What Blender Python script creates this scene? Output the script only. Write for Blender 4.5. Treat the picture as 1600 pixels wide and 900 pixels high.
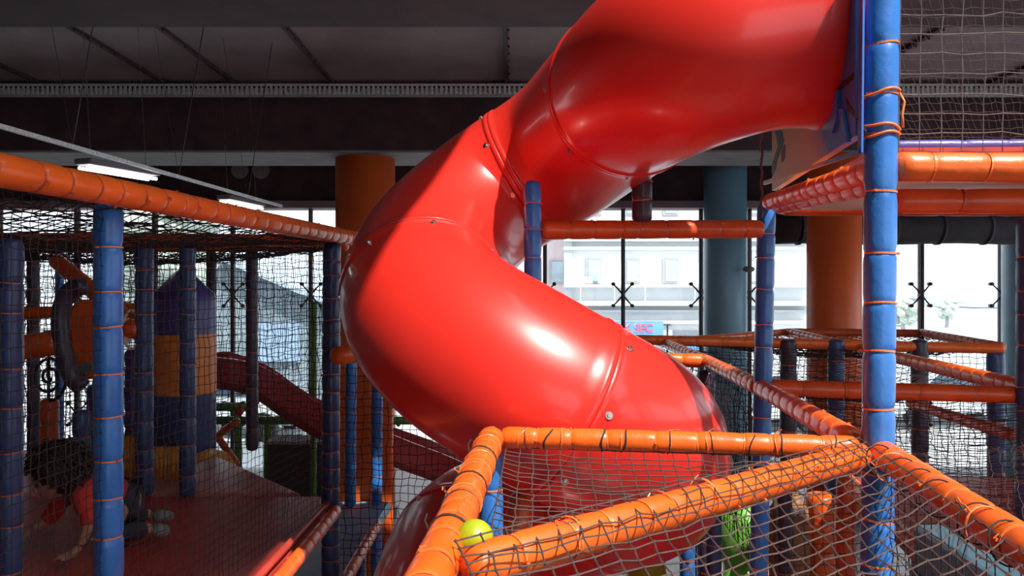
import bpy, math, random
import numpy as np
from mathutils import Vector, Matrix, Quaternion, noise
random.seed(7); rng = np.random.default_rng(7)
for o in list(bpy.data.objects): bpy.data.objects.remove(o)
SC = bpy.context.scene; COL = SC.collection
# ------------------------------------------------ camera, sky, sun, exposure
H = 3.2; F = 1200.0
def P(px, py, d): return Vector(((px-800)/F*d, d, H-(py-450)/F*d))
cd = bpy.data.cameras.new('camera'); cam = bpy.data.objects.new('camera', cd); COL.objects.link(cam)
cam.location = (0, 0, H); cam.rotation_euler = (math.pi/2, 0, 0)
cd.sensor_width = 36; cd.lens = F/1600*36; cd.clip_start = .05; cd.clip_end = 600
SC.camera = cam
w = bpy.data.worlds.new('sky'); SC.world = w; w.use_nodes = True
wn = w.node_tree.nodes; bg = wn['Background']; bg.inputs[0].default_value = (.86, .93, 1, 1); bg.inputs[1].default_value = 2.2
S = Vector((.34, -.48, .80)).normalized()
sd = bpy.data.lights.new('sun', 'SUN'); sun = bpy.data.objects.new('sun', sd); COL.objects.link(sun)
sd.energy = 6.5; sd.angle = math.radians(.9); sd.color = (1, .95, .86); sun.location = (6, -8, 12)
sun.rotation_euler = S.to_track_quat('Z', 'Y').to_euler()
vs = SC.view_settings; vs.view_transform = 'Standard'; vs.look = 'None'; vs.gamma = 1; vs.use_curve_mapping = False; vs.exposure = 0.0

# ------------------------------------------------ materials
MATS = {}
def mat(name, col, rough=.5, var=.0, scale=8, bump=0, bscale=30, coat=0, metal=0, col2=None, emit=0, spec=.5):
    if name in MATS: return MATS[name]
    m = bpy.data.materials.new(name); m.use_nodes = True; MATS[name] = m
    n = m.node_tree.nodes; l = m.node_tree.links; b = n['Principled BSDF']
    b.inputs['Roughness'].default_value = rough; b.inputs['Metallic'].default_value = metal
    b.inputs['Coat Weight'].default_value = coat; b.inputs['Coat Roughness'].default_value = .12
    b.inputs['Specular IOR Level'].default_value = spec
    tc = n.new('ShaderNodeTexCoord')
    nz = n.new('ShaderNodeTexNoise'); nz.inputs['Scale'].default_value = scale; nz.inputs['Detail'].default_value = 5
    l.new(tc.outputs['Object'], nz.inputs['Vector'])
    r = n.new('ShaderNodeValToRGB'); l.new(nz.outputs['Fac'], r.inputs[0])
    c1 = [max(0, c*(1-var)) for c in col]; c2 = list(col2) if col2 else [min(1, c*(1+var)) for c in col]
    r.color_ramp.elements[0].position = .35; r.color_ramp.elements[1].position = .65
    r.color_ramp.elements[0].color = (*c1, 1); r.color_ramp.elements[1].color = (*c2, 1)
    l.new(r.outputs[0], b.inputs['Base Color'])
    if bump:
        n2 = n.new('ShaderNodeTexNoise'); n2.inputs['Scale'].default_value = bscale; n2.inputs['Detail'].default_value = 4
        l.new(tc.outputs['Object'], n2.inputs['Vector'])
        bp = n.new('ShaderNodeBump'); bp.inputs['Strength'].default_value = bump; bp.inputs['Distance'].default_value = .01
        l.new(n2.outputs['Fac'], bp.inputs['Height']); l.new(bp.outputs[0], b.inputs['Normal'])
    if emit:
        b.inputs['Emission Color'].default_value = (*col, 1); b.inputs['Emission Strength'].default_value = emit
    return m
ORANGE = mat('orange vinyl', (.86, .13, .012), .36, .10, 5, .25, 26, .15)
ORANGE_D = mat('dark orange vinyl', (.72, .09, .012), .38, .14, 5, .3, 22, .12)  # darker, more mottled copy of the orange vinyl
BLUE = mat('blue vinyl', (.035, .17, .52), .38, .12, 5, .3, 24, .25)
NAVY_SHADE = mat('navy and shaded blue vinyl', (.035, .06, .17), .42, .15, 5, .3, 24, .2)  # shade put into the blue of the posts; real navy on the bag
PURPLE = mat('purple vinyl', (.07, .05, .22), .42, .12, 5, .3, 24, .2)
PLUM_SHADE = mat('dark and shaded plum vinyl', (.055, .032, .06), .45, .15, 5, .3, 24, .15)  # shade put into the colour of the dark posts
TIE_O = mat('orange cable tie', (.90, .20, .05), .35, .05)
TIE_R = mat('faded cable tie', (.60, .12, .05), .4, .1)
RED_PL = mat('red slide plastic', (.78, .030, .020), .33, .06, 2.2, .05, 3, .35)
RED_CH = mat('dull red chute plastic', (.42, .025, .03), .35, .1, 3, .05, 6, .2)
NETM = mat('brown black net cord', (.030, .016, .016), .8, .3, 40)
NETF = mat('weathered net cord', (.075, .042, .038), .8, .3, 40)
NETG = mat('grey net cord', (.15, .115, .105), .8, .25, 40)
RED_MAT = mat('red vinyl mat', (.48, .045, .03), .5, .22, 3, .3, 5, .08)
GLARE_MAT = mat('glare pink vinyl mat', (.62, .20, .17), .45, .18, 4, .3, 6, .1)  # red mat with pale glare put into its colour
BLUE_MAT = mat('pale blue vinyl mat', (.26, .43, .60), .35, .1, 4, .2, 6, .2)
YEL = mat('yellow orange vinyl', (.85, .36, .05), .4, .12, 5, .3, 12, .2)
LIME = mat('lime plastic', (.36, .43, .012), .38, .08, 14, .12, 40, .1)
GREEN = mat('green paint', (.10, .22, .04), .4, .15, 6)
STEEL = mat('bolt steel', (.6, .58, .55), .3, .1, 20, metal=1)
DKSTEEL = mat('dark mullion steel', (.10, .085, .085), .4, .1, 6, metal=.4)
CEIL = mat('dark plum ceiling paint', (.070, .030, .035), .75, .25, 3, .2, 40)
CEIL_L = mat('ash ceiling board', (.31, .205, .21), .7, .15, 1.3, .3, 30)
BEAM_L = mat('grey beam soffit paint', (.26, .22, .225), .75, .12, 3, .2, 30)
TRAY = mat('galvanised tray', (.88, .85, .84), .5, .3, 60, metal=.2)
COL_O = mat('orange column paint', (.86, .13, .022), .45, .06, 2, .05, 20, .05)
COL_B = mat('pale blue column paint', (.24, .46, .60), .4, .06, 2, .05, 20, .1)
WALLM = mat('warm grey wall paint', (.42, .38, .36), .8, .08, 2, .1, 30)
FLOORM = mat('grey hall floor', (.17, .165, .17), .35, .15, 2, .05, 20)
BLACK = mat('black rubber', (.012, .011, .012), .5, .1)
DUCT = mat('black duct foam', (.035, .024, .028), .7, .2, 6, .3, 30)
SKIN = mat('child skin', (.45, .22, .15), .5, .06, 20)
HAIR = mat('dark curly hair', (.035, .018, .012), .6, .3, 40, .5, 60)
SHIRT = mat('red cotton shirt', (.60, .03, .02), .8, .1, 30, .3, 90)
PANTS = mat('dark leggings', (.03, .03, .04), .85, .2, 30)
SHOE = mat('grey canvas', (.22, .21, .20), .7, .2, 60)
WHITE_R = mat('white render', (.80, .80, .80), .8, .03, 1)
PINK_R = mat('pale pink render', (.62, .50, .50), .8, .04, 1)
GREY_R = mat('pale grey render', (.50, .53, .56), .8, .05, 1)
WIN_O = mat('pale window pane', (.42, .50, .55), .15, .1, 1)
WIN_F = mat('grey window frame', (.36, .36, .38), .5, .1)
SHED = mat('blue grey sheet metal', (.24, .29, .33), .55, .22, 1.2, .2, 8)
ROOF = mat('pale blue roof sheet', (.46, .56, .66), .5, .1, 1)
ASPH = mat('pale asphalt', (.48, .49, .50), .85, .08, .5)
SIGN = mat('blue shop sign', (.12, .30, .72), .5, .08, 1)
LETT = mat('red shop lettering', (.70, .10, .16), .5)
LETW = mat('white shop lettering', (.85, .85, .85), .5)
LEAF = mat('hazy green leaves', (.50, .56, .50), .8, .25, 6, .4, 20)  # leaves paled: haze put into the colour
CARW = mat('white car paint', (.72, .76, .80), .2, .02, 2, coat=.6)
CARG = mat('car glass', (.06, .09, .12), .1, .1)
LAMP = mat('lamp tube glass', (.92, .96, 1), .4, 0, emit=9)
WOOD = mat('tan vinyl', (.80, .58, .40), .5, .12, 4, .2, 10)
GREENV = mat('green vinyl', (.16, .50, .05), .4, .1, 5, .2, 12, .2)
YELV = mat('yellow plastic', (.50, .30, .02), .35, .06, 5)
TEAL = mat('slate teal vinyl', (.07, .15, .21), .38, .12, 5, .2, 14, .2)
# glass: thin sheet, reflection by fresnel
gm = bpy.data.materials.new('window glass'); gm.use_nodes = True; n = gm.node_tree.nodes; l = gm.node_tree.links
for x in list(n): n.remove(x)
go = n.new('ShaderNodeOutputMaterial'); gx = n.new('ShaderNodeMixShader'); gt = n.new('ShaderNodeBsdfTransparent'); gg = n.new('ShaderNodeBsdfGlossy'); gf = n.new('ShaderNodeFresnel')
gt.inputs[0].default_value = (.93, .96, .97, 1); gg.inputs['Roughness'].default_value = .03; gf.inputs[0].default_value = 1.35
l.new(gf.outputs[0], gx.inputs[0]); l.new(gt.outputs[0], gx.inputs[1]); l.new(gg.outputs[0], gx.inputs[2]); l.new(gx.outputs[0], go.inputs[0])
# panel plastic: blue blending into khaki towards its far lower corner (reflected sun glare painted into the colour)
pm = bpy.data.materials.new('blue plastic with painted glare'); pm.use_nodes = True; n = pm.node_tree.nodes; l = pm.node_tree.links; b = n['Principled BSDF']
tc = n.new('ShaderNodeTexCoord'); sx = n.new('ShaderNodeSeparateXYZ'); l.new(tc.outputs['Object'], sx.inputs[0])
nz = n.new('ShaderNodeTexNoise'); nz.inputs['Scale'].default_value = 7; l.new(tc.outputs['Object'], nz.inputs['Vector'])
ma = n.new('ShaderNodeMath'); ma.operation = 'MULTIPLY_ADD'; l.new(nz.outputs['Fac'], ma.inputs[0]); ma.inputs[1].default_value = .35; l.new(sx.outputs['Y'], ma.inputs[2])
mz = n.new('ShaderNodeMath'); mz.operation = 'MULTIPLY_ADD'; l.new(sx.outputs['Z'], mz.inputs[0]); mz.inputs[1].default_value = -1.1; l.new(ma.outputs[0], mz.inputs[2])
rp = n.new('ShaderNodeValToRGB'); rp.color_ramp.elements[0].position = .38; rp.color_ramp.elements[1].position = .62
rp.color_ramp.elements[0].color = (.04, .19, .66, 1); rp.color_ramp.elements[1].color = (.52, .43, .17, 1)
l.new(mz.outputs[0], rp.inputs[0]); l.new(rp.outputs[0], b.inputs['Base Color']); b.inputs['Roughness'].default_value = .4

# ------------------------------------------------ mesh helpers
def tag(o, label=None, cat=None, group=None, kind=None):
    if label: o['label'] = label
    if cat: o['category'] = cat
    if group: o['group'] = group
    if kind: o['kind'] = kind
    return o
class MB:
    def __init__(s): s.v = []; s.f = []
    def add(s, vs, fs):
        k = len(s.v); s.v += [tuple(v) for v in vs]; s.f += [tuple(i+k for i in f) for f in fs]; return s
    def box(s, c, size, rz=0, M=None):
        x, y, z = [q/2 for q in size]
        vs = [Vector((a*x, b*y, e*z)) for a in (-1, 1) for b in (-1, 1) for e in (-1, 1)]
        R = M if M is not None else Matrix.Rotation(rz, 3, 'Z')
        vs = [R @ v + Vector(c) for v in vs]
        return s.add(vs, [(0, 1, 3, 2), (4, 6, 7, 5), (0, 4, 5, 1), (2, 3, 7, 6), (0, 2, 6, 4), (1, 5, 7, 3)])
    def prism(s, poly, ext):
        e = Vector(ext); n = len(poly); vs = [Vector(p) for p in poly]; vs += [v+e for v in vs]
        return s.add(vs, [tuple(range(n))[::-1], tuple(range(n, 2*n))] + [(i, (i+1) % n, n+(i+1) % n, n+i) for i in range(n)])
    def tube(s, pts, r, n=10, caps=True, closed=False):
        pts = [Vector(p) for p in pts]; m = len(pts); rr = r if hasattr(r, '__len__') else [r]*m
        vs = []; up = None
        for i, p in enumerate(pts):
            t = (pts[(i+1) % m]-pts[i-1]) if closed else (pts[min(i+1, m-1)]-pts[max(i-1, 0)])
            t.normalize()
            if up is None: up = t.orthogonal().normalized()
            else: up = (up - t*up.dot(t)).normalized()
            w_ = t.cross(up)
            for k in range(n):
                a = 2*math.pi*k/n; vs.append(p+(up*math.cos(a)+w_*math.sin(a))*rr[i])
        fs = []
        for i in range(m if closed else m-1):
            j = (i+1) % m
            for k in range(n): fs.append((i*n+k, i*n+(k+1) % n, j*n+(k+1) % n, j*n+k))
        if caps and not closed: fs.append(tuple(range(n))[::-1]); fs.append(tuple((m-1)*n+k for k in range(n)))
        return s.add(vs, fs)
    def ball(s, c, r, seg=16, rings=10, sc=(1, 1, 1), fn=None):
        vs = []; fs = []
        for i in range(rings+1):
            a = math.pi*i/rings
            for k in range(seg):
                b = 2*math.pi*k/seg; v = Vector((math.sin(a)*math.cos(b)*sc[0], math.sin(a)*math.sin(b)*sc[1], math.cos(a)*sc[2]))*r
                if fn: v = fn(v)
                vs.append(Vector(c)+v)
        for i in range(rings):
            for k in range(seg): fs.append((i*seg+k, (i+1)*seg+k, (i+1)*seg+(k+1) % seg, i*seg+(k+1) % seg))
        return s.add(vs, fs)
    def build(s, name, m, parent=None, loc=None, smooth=False, bevel=0):
        o0 = Vector(loc) if loc is not None else (Vector(parent['_o']) if parent is not None and '_o' in parent else Vector((0, 0, 0)))
        me = bpy.data.meshes.new(name)
        me.from_pydata([tuple(Vector(v)-o0) for v in s.v], [], s.f); me.update()
        me.materials.append(m)
        if smooth: me.polygons.foreach_set('use_smooth', [True]*len(me.polygons))
        o = bpy.data.objects.new(name, me); COL.objects.link(o)
        if parent is not None:
            o.parent = parent; o.location = o0-Vector(ORG[parent.name])
        else: o.location = o0
        ORG[o.name] = tuple(o0)
        if bevel:
            md = o.modifiers.new('bevel', 'BEVEL'); md.width = bevel; md.segments = 2; md.limit_method = 'ANGLE'
        return o
ORG = {}
def empty(name, loc):
    o = bpy.data.objects.new(name, None); COL.objects.link(o); o.location = loc; o.empty_display_size = .1; ORG[o.name] = tuple(loc); return o
def child(mb, name, m, parent, **k): return mb.build(name, m, parent, loc=ORG[parent.name], **k)
def struct(mb, name, m, **k): o = mb.build(name, m, **k); o['kind'] = 'structure'; return o

# shared cable tie: flat band with a small square head and tail
def tie_mesh(m):
    mb = MB(); N = 24; vs = []
    for k in range(N):
        a = 2*math.pi*k/N
        for (rr, z) in ((.95, -.06), (1.03, -.06), (1.03, .06), (.95, .06)): vs.append((rr*math.cos(a), rr*math.sin(a), z))
    fs = [(4*k+j, 4*((k+1) % N)+j, 4*((k+1) % N)+(j+1) % 4, 4*k+(j+1) % 4) for k in range(N) for j in range(4)]
    mb.add(vs, fs); mb.box((1.1, 0, 0), (.16, .16, .16)); mb.box((1.16, .16, .03), (.05, .34, .06), .5)
    me = bpy.data.meshes.new('cable_tie'); me.from_pydata(mb.v, [], mb.f); me.materials.append(m); return me
TIES = {'O': tie_mesh(TIE_O), 'R': tie_mesh(TIE_R)}
def pad(name, label, cat, a, b, r, m, tie='O', gap=.16, group=None, wrinkle=1.0, dome=True, sides=22):
    a = Vector(a); b = Vector(b); L = (b-a).length; t = (b-a).normalized(); up = t.orthogonal().normalized(); w_ = t.cross(up)
    n = max(1, round(L/gap)); cuts = [0]; 
    for i in range(1, n): cuts.append((i+random.uniform(-.2, .2))*L/n)
    cuts.append(L); ph = random.uniform(0, 99)
    rings = []
    if dome: rings += [(0.0, .25), (.004, .6), (.012, .85), (.022, .96)]
    for i in range(len(cuts)-1):
        s0, s1 = cuts[i], cuts[i+1]; g = s1-s0
        for u, q in ((0, .895), (.035, .935), (.09, .985), (.2, 1.01), (.5, 1.015), (.8, 1.01), (.91, .985), (.965, .935)):
            s = s0+u*g
            if (dome and s < .023) or s > L-.023: continue
            rings.append((s, q))
    rings += ([(L-.022, .96), (L-.012, .85), (L-.004, .6), (L, .25)] if dome else [(L, .95)])
    mb = MB(); vs = []
    for i_, (s, q) in enumerate(rings):
        for k in range(sides):
            an = 2*math.pi*k/sides
            nn = noise.noise(Vector((math.cos(an)*2.2, math.sin(an)*2.2, s*14+ph)))+(.9*noise.noise(Vector((math.cos(an)*5, math.sin(an)*5, i_*.7+ph))) if q < .99 else 0)
            rr = r*(q + wrinkle*.028*nn*(1.8 if q < 1 else 1))
            c = a+t*s+(up*math.sin(s*1.7+ph)+w_*math.cos(s*2.3+ph))*r*.035
            vs.append(c+(up*math.cos(an)+w_*math.sin(an))*rr)
    fs = [(i*sides+k, i*sides+(k+1) % sides, (i+1)*sides+(k+1) % sides, (i+1)*sides+k) for i in range(len(rings)-1) for k in range(sides)]
    fs += [tuple(range(sides))[::-1], tuple((len(rings)-1)*sides+k for k in range(sides))]
    mb.add(vs, fs)
    base = a if a.z <= b.z else b
    o = mb.build(name, m, loc=base, smooth=True); tag(o, label, cat, group)
    if tie:
        q0 = t.to_track_quat('Z', 'Y')
        for c in cuts[1:-1]:
            e = bpy.data.objects.new('cable_tie', TIES[tie]); COL.objects.link(e); e.parent = o
            e.location = a+t*c-base; e.scale = (r*.95,)*3; e.rotation_mode = 'QUATERNION'
            e.rotation_quaternion = q0 @ Quaternion((0, 0, 1), random.uniform(0, 6.28)) @ Quaternion((1, 0, 0), random.uniform(-.14, .14))
    return o
def net(name, label, c00, c10, c11, c01, cell, r, m, sag=(0, 0, 0), jit=.12, knots=False, group=None, skew=0):
    c00, c10, c11, c01 = [np.array(c, float) for c in (c00, c10, c11, c01)]
    nu = max(2, int(round(max(np.linalg.norm(c10-c00), np.linalg.norm(c11-c01))/cell)))
    nv = max(2, int(round(max(np.linalg.norm(c01-c00), np.linalg.norm(c11-c10))/cell)))
    U, V = np.meshgrid(np.linspace(0, 1, nu+1), np.linspace(0, 1, nv+1), indexing='ij'); U = U[..., None]; V = V[..., None]
    pts = (1-U)*(1-V)*c00+U*(1-V)*c10+U*V*c11+(1-U)*V*c01
    pts += 4*np.array(sag)*(1-(2*U-1)**2)**.8*(1-(2*V-1)**2)**.8*.5
    nrm = np.cross(c10-c00, c01-c00); nrm = nrm/(np.linalg.norm(nrm)+1e-9)
    if np.linalg.norm(c10-c00) < 1e-3: nrm = np.cross(c11-c01, c01-c00); nrm /= np.linalg.norm(nrm)
    js = rng.normal(0, cell*jit, pts.shape); js += rng.normal(0, cell*jit*.8, (1, pts.shape[1], 3)) + rng.normal(0, cell*jit*.8, (pts.shape[0], 1, 3))
    js[0] *= .2; js[-1] *= .2; js[:, 0] *= .2; js[:, -1] *= .2
    pts = pts+js
    vs = []; fs = []; base = 0
    def strand(p):
        nonlocal base
        t = np.gradient(p, axis=0); t /= (np.linalg.norm(t, axis=1, keepdims=True)+1e-9)
        s = np.cross(t, nrm); s /= (np.linalg.norm(s, axis=1, keepdims=True)+1e-9); q = np.cross(s, t)
        ring = np.stack([p+s*r, p+q*r, p-s*r, p-q*r], 1).reshape(-1, 3); k = len(p)
        vs.append(ring)
        i = np.arange(k-1)[:, None]*4; j = np.arange(4)[None]
        a_ = i+j; b_ = i+(j+1) % 4
        fs.append((np.stack([a_, b_, b_+4, a_+4], -1).reshape(-1, 4)+base)); base += 4*k
    for i in range(nu+1): strand(pts[i])
    for j in range(nv+1): strand(pts[:, j])
    if knots:
        off = np.array([[1, 0, 0], [-1, 0, 0], [0, 1, 0], [0, -1, 0], [0, 0, 1], [0, 0, -1]])*r*2.3
        K = pts.reshape(-1, 3); kv = (K[:, None]+off[None]).reshape(-1, 3); vs.append(kv)
        q = np.array([[0, 2, 4, 4], [2, 1, 4, 4], [1, 3, 4, 4], [3, 0, 4, 4], [2, 0, 5, 5], [1, 2, 5, 5], [3, 1, 5, 5], [0, 3, 5, 5]])
        tri = (q[None, :, :3]+(np.arange(len(K))*6)[:, None, None]+base).reshape(-1, 3)
    allf = np.concatenate(fs).tolist()
    if knots: allf += tri.tolist()
    V3 = np.concatenate(vs); org = c00
    me = bpy.data.meshes.new(name); me.from_pydata((V3-org).tolist(), [], allf); me.materials.append(m)
    o = bpy.data.objects.new(name, me); COL.objects.link(o); o.location = org
    return tag(o, label, 'net', group)

# ================================================ ROOM SHELL
XL, XR, YB, YF, ZC = -9.5, 9.5, -5.0, 13.5, H+2.8
struct(MB().box((0, (YB+YF)/2, -.1), (XR-XL, YF-YB+.4, .2)), 'floor', FLOORM)
SK = (.6, 4.3, -2.2, 3.4)      # unseen skylight opening, added to shape the sunlight: x0,x1,y0,y1
c = MB()
c.box(((XL+SK[0])/2, (YB+YF)/2, ZC+.15), (SK[0]-XL, YF-YB, .3)); c.box(((XR+SK[1])/2, (YB+YF)/2, ZC+.15), (XR-SK[1], YF-YB, .3))
c.box(((SK[0]+SK[1])/2, (YB+SK[2])/2, ZC+.15), (SK[1]-SK[0], SK[2]-YB, .3)); c.box(((SK[0]+SK[1])/2, (YF+SK[3])/2, ZC+.15), (SK[1]-SK[0], YF-SK[3], .3))
struct(c, 'ceiling', CEIL)
struct(MB().box((XL-.1, (YB+YF)/2, ZC/2), (.2, YF-YB, ZC)), 'wall_left', WALLM)
wr_ = MB(); wr_.box((XR+.1, (YB+YF)/2, .5), (.2, YF-YB, 1.0)); wr_.box((XR+.1, (YB+YF)/2, (5.2+ZC)/2), (.2, YF-YB, ZC-5.2))
for y in (-4.75, -.3, 4.2, 8.7, 13.25): wr_.box((XR+.1, y, 3.1), (.2, .5, 4.2))
struct(wr_, 'wall_right', WALLM)
for k, y in enumerate((-2.525, 1.95, 6.45, 10.975)): struct(MB().box((XR+.1, y, 3.1), (.012, (3.95, 4.0, 4.0, 4.05)[k], 4.2)), 'window_%d' % (111+k), gm)  # unseen right-wall glazing added for fill light from the right
wb = MB(); wb.box((XL/2, YB-.1, ZC/2), (-XL, .2, ZC)); wb.box((XR/2, YB-.1, .6), (XR, .2, 1.2)); wb.box((XR/2, YB-.1, (4.9+ZC)/2), (XR, .2, ZC-4.9))
for x in (.25, 4.75, XR-.25): wb.box((x, YB-.1, 3.05), (.5, .2, 3.7))
struct(wb, 'wall_back', WALLM)
for i in range(2): struct(MB().box(((2.5, 7.125)[i], YB-.1, 3.05), (4.0 if i == 0 else 4.25, .012, 3.7)), 'window_%d' % (101+i), gm)  # unseen glazing behind the camera, added as sky fill
struct(MB().box((0, YF+.1, H+1.46+.67), (XR-XL, .25, 1.34)), 'wall_front', CEIL)
struct(MB().box((0, YF-.05, H+1.44), (XR-XL, .5, .12)), 'trim_1', CEIL_L)
# deep ceiling beams
struct(MB().box((0, 4.75, H+2.3), (XR-XL, 1.1, 1.0)), 'trim_2', CEIL)
bm2 = struct(MB().box((0, 10.85, H+2.32), (XR-XL, 1.1, .96)), 'trim_3', CEIL)
struct(MB().box((0, 10.85, H+1.83), (XR-XL, 1.12, .03)), 'trim_4', BEAM_L)
# ash boards between the beams with batten seams
b_ = MB().box((0, 8.3, ZC-.06), (XR-XL, 4.0, .05)); brd = struct(b_, 'trim_5', CEIL_L)
sm = MB()
for px in (-110, 130, 265, 455, 790, 1500, 1720):
    x = (px-800)/F*8.3*(1 if px != 1500 else .93); 
    sm.box((x*.985, 8.35, ZC-.10), (.05, 3.9, .05), 0)
    for k in range(14): sm.ball((x*.985+.03, 6.6+k*.27, ZC-.13), .014, 6, 4)
struct(sm, 'trim_6', CEIL)
# perforated cable tray
tr = MB(); yT = 10.1; zT = H-(142-450)/F*yT
tr.box((0, yT, zT-.06), (XR-XL, .18, .004)); tr.box((0, yT-.09, zT-.052), (XR-XL, .006, .02)); tr.box((0, yT-.09, zT+.055), (XR-XL, .006, .03)); tr.box((0, yT+.09, zT), (XR-XL, .004, .12))
for k in range(300): tr.box((XL+(k+.5)*(XR-XL)/300, yT-.10, zT-.02), (.034, .006, .11), .0)
t = tr.build('cable_tray', TRAY, loc=(0, yT, zT)); tag(t, 'long grey perforated cable tray running under the ceiling', 'cable tray')
for x in (-8, -5, -2, 1, 4, 7): child(MB().box((x, yT, (zT+ZC)/2-.03), (.02, .02, ZC-zT-.06)), 'hanger_rod', DKSTEEL, t)
# big black duct along the windows on the right
dm = MB(); dz = H-(356-450)/F*11.6
dm.tube([(3.95+.35*i, 11.6, dz+.012*math.sin(i)) for i in range(16)], .25, 20)
for i in range(8): dm.tube([(4.3+.7*i, 11.6, dz), (4.34+.7*i, 11.6, dz)], .262, 20)
o = dm.build('air_duct', DUCT, loc=(6.5, 11.6, dz), smooth=True); tag(o, 'wide black round air duct hanging before the right-hand windows', 'air duct')
for x in (4.6, 6.4, 8.2): child(MB().box((x, 11.6, (dz+ZC)/2+.1), (.02, .02, ZC-dz-.2)), 'hanger', DKSTEEL, o)
# round ceiling downlights just before the header
for px, lab in ((375, 'left one of the two small round vents under the dark header'), (408, 'right one of the two small round vents under the dark header')):
    p = P(px, 266, 13.4); m_ = MB(); m_.tube([p, p+Vector((0, .08, 0))], .12, 18); m_.tube([p-Vector((0, .02, 0)), p], .15, 18)
    tag(m_.build('round_vent', BEAM_L, loc=p, smooth=False), 'grey '+lab, 'vent')
# facade glazing
MX = [-360, -240, -117, 4, 125, 246, 367, 488, 609, 730, 851, 972, 1093, 1168, 1310, 1435, 1560, 1645]
zt = H+1.4; n_ = 0
def xx(px, d=13.5): return (px-800)/F*d
def spider(mb, x, z, sides):
    for sx in sides:
        for sz in (-1, 1):
            p = Vector((x+sx*.165, YF-.02, z+sz*.19)); mb.tube([Vector((x, YF-.1, z)), Vector((x+sx*.09, YF-.1, z+sz*.11)), p+Vector((0, -.06, 0))], [.018, .014, .012], 8)
            mb.tube([p+Vector((0, -.085, 0)), p], .032, 12)
for i in range(len(MX)-1):
    x0, x1 = xx(MX[i]), xx(MX[i+1]); n_ += 1
    g = MB().box(((x0+x1)/2, YF, zt/2), (x1-x0-.02, .012, zt)); wo = g.build('window_%d' % n_, gm, loc=((x0+x1)/2, YF, 0)); wo['kind'] = 'structure'
    mu = MB(); mu.tube([(x1, YF-.12, 0), (x1, YF-.12, zt)], .036, 12); mu.box((x1, YF-.02, zt/2), (.03, .05, zt)); child(mu, 'mullion', DKSTEEL, wo)
    for z in (H-.12, H-2.2):
        sp = MB(); spider(sp, x1, z, (-1, 1)); child(sp, 'spider_fitting', DKSTEEL, wo, smooth=True)
for sx, nm in ((-1, 'trim_7'), (1, 'trim_8')):
    e = xx(MX[0]) if sx < 0 else xx(MX[-1]); E = XL if sx < 0 else XR
    if abs(E-e) > .05: struct(MB().box(((e+E)/2, YF+.1, zt/2), (abs(E-e), .2, zt)), nm, WALLM)
# columns
def column(px, d, r, m, label, top, ring=False):
    x = xx(px, d); mb = MB(); mb.tube([(x, d, 0), (x, d, top)], r, 48); o = mb.build('round_column', m, loc=(x, d, 0), smooth=False)
    for p in o.data.polygons: p.use_smooth = len(p.vertices) == 4
    tag(o, label, 'column'); k = MB(); k.tube([(x, d, .0), (x, d, .12)], r+.03, 48); child(k, 'base_ring', DKSTEEL, o)
column(571, 10.85, .415, COL_O, 'orange painted round column left of the red spiral slide', H+1.815)
column(1303, 10.6, .355, COL_O, 'orange painted round column behind the tall blue post', H+1.815)
column(1133, 12.7, .345, COL_B, 'pale blue round column beside the window left of the slim blue post', ZC-.002)
column(1612, 12.5, .42, COL_B, 'pale blue round column at the far right edge by the last window', ZC-.002)
# conduit on the pale blue column
x = xx(1133, 12.7); q = MB(); q.tube([(x+.28, 12.3, H-.05), (x+.28, 12.3, H+1.2)], .02, 8); q.ball((x+.26, 12.28, H+.3), .07, 10, 8, (1.4, 1, .7))
tag(q.build('wall_speaker', BEAM_L, loc=(x+.28, 12.3, H), smooth=True), 'small grey fitting with a thin conduit on the blue column', 'fitting')

# suspended light track and two fluorescent fixtures
a_ = P(-60, 180, 4.45); b2 = P(440, 322, 9.4)
t = MB().tube([a_, b2], .02, 4).build('light_track', TRAY, loc=a_); tag(t, 'thin grey suspended track running towards the windows at upper left', 'light track')
for k in range(3):
    p = a_.lerp(b2, .2+.3*k)
    wr = MB(); wr.tube([p, Vector((p.x-.25, p.y-.1, ZC))], .0022, 4); wr.tube([p, Vector((p.x+.25, p.y+.1, ZC))], .004, 4); child(wr, 'hanging_wire', DKSTEEL, t)
for (l0, l1, d0, lab) in (((130, 262), (238, 280), 6.1, 'nearer lit twin-tube batten lamp under the track at upper left'), ((350, 315), (405, 326), 8.5, 'farther lit twin-tube batten lamp close to the window top')):
    A = P(*l0, d0); k = (450-l0[1])*d0; B = P(*l1, k/(450-l1[1])); dr = (B-A); L = dr.length; dr.normalize(); M = dr.to_track_quat('X', 'Z').to_matrix(); C = (A+B)/2
    r_ = empty('batten_lamp', C+Vector((0, 0, .06))); tag(r_, lab, 'lamp')
    side = M @ Vector((0, 1, 0))
    child(MB().box(C+Vector((0, 0, .05)), (L*1.04, .17, .05), M=M), 'housing', BEAM_L, r_, bevel=.01)
    for s_ in (-1, 1):
        child(MB().tube([A+side*s_*.045, B+side*s_*.045], .013, 12), 'lamp_tube', LAMP, r_, smooth=True)
    wr = MB()
    for s_ in (-.4, .4):
        q = C+dr*L*s_+Vector((0, 0, .09)); wr.tube([q, Vector((q.x-.1, q.y, ZC))], .002, 4)
    child(wr, 'hanging_wire', STEEL, r_)

# ================================================ OUTSIDE
tag(MB().box((0, 150, -.35), (500, 270, .1)).build('street', ASPH), kind='structure')
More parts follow.
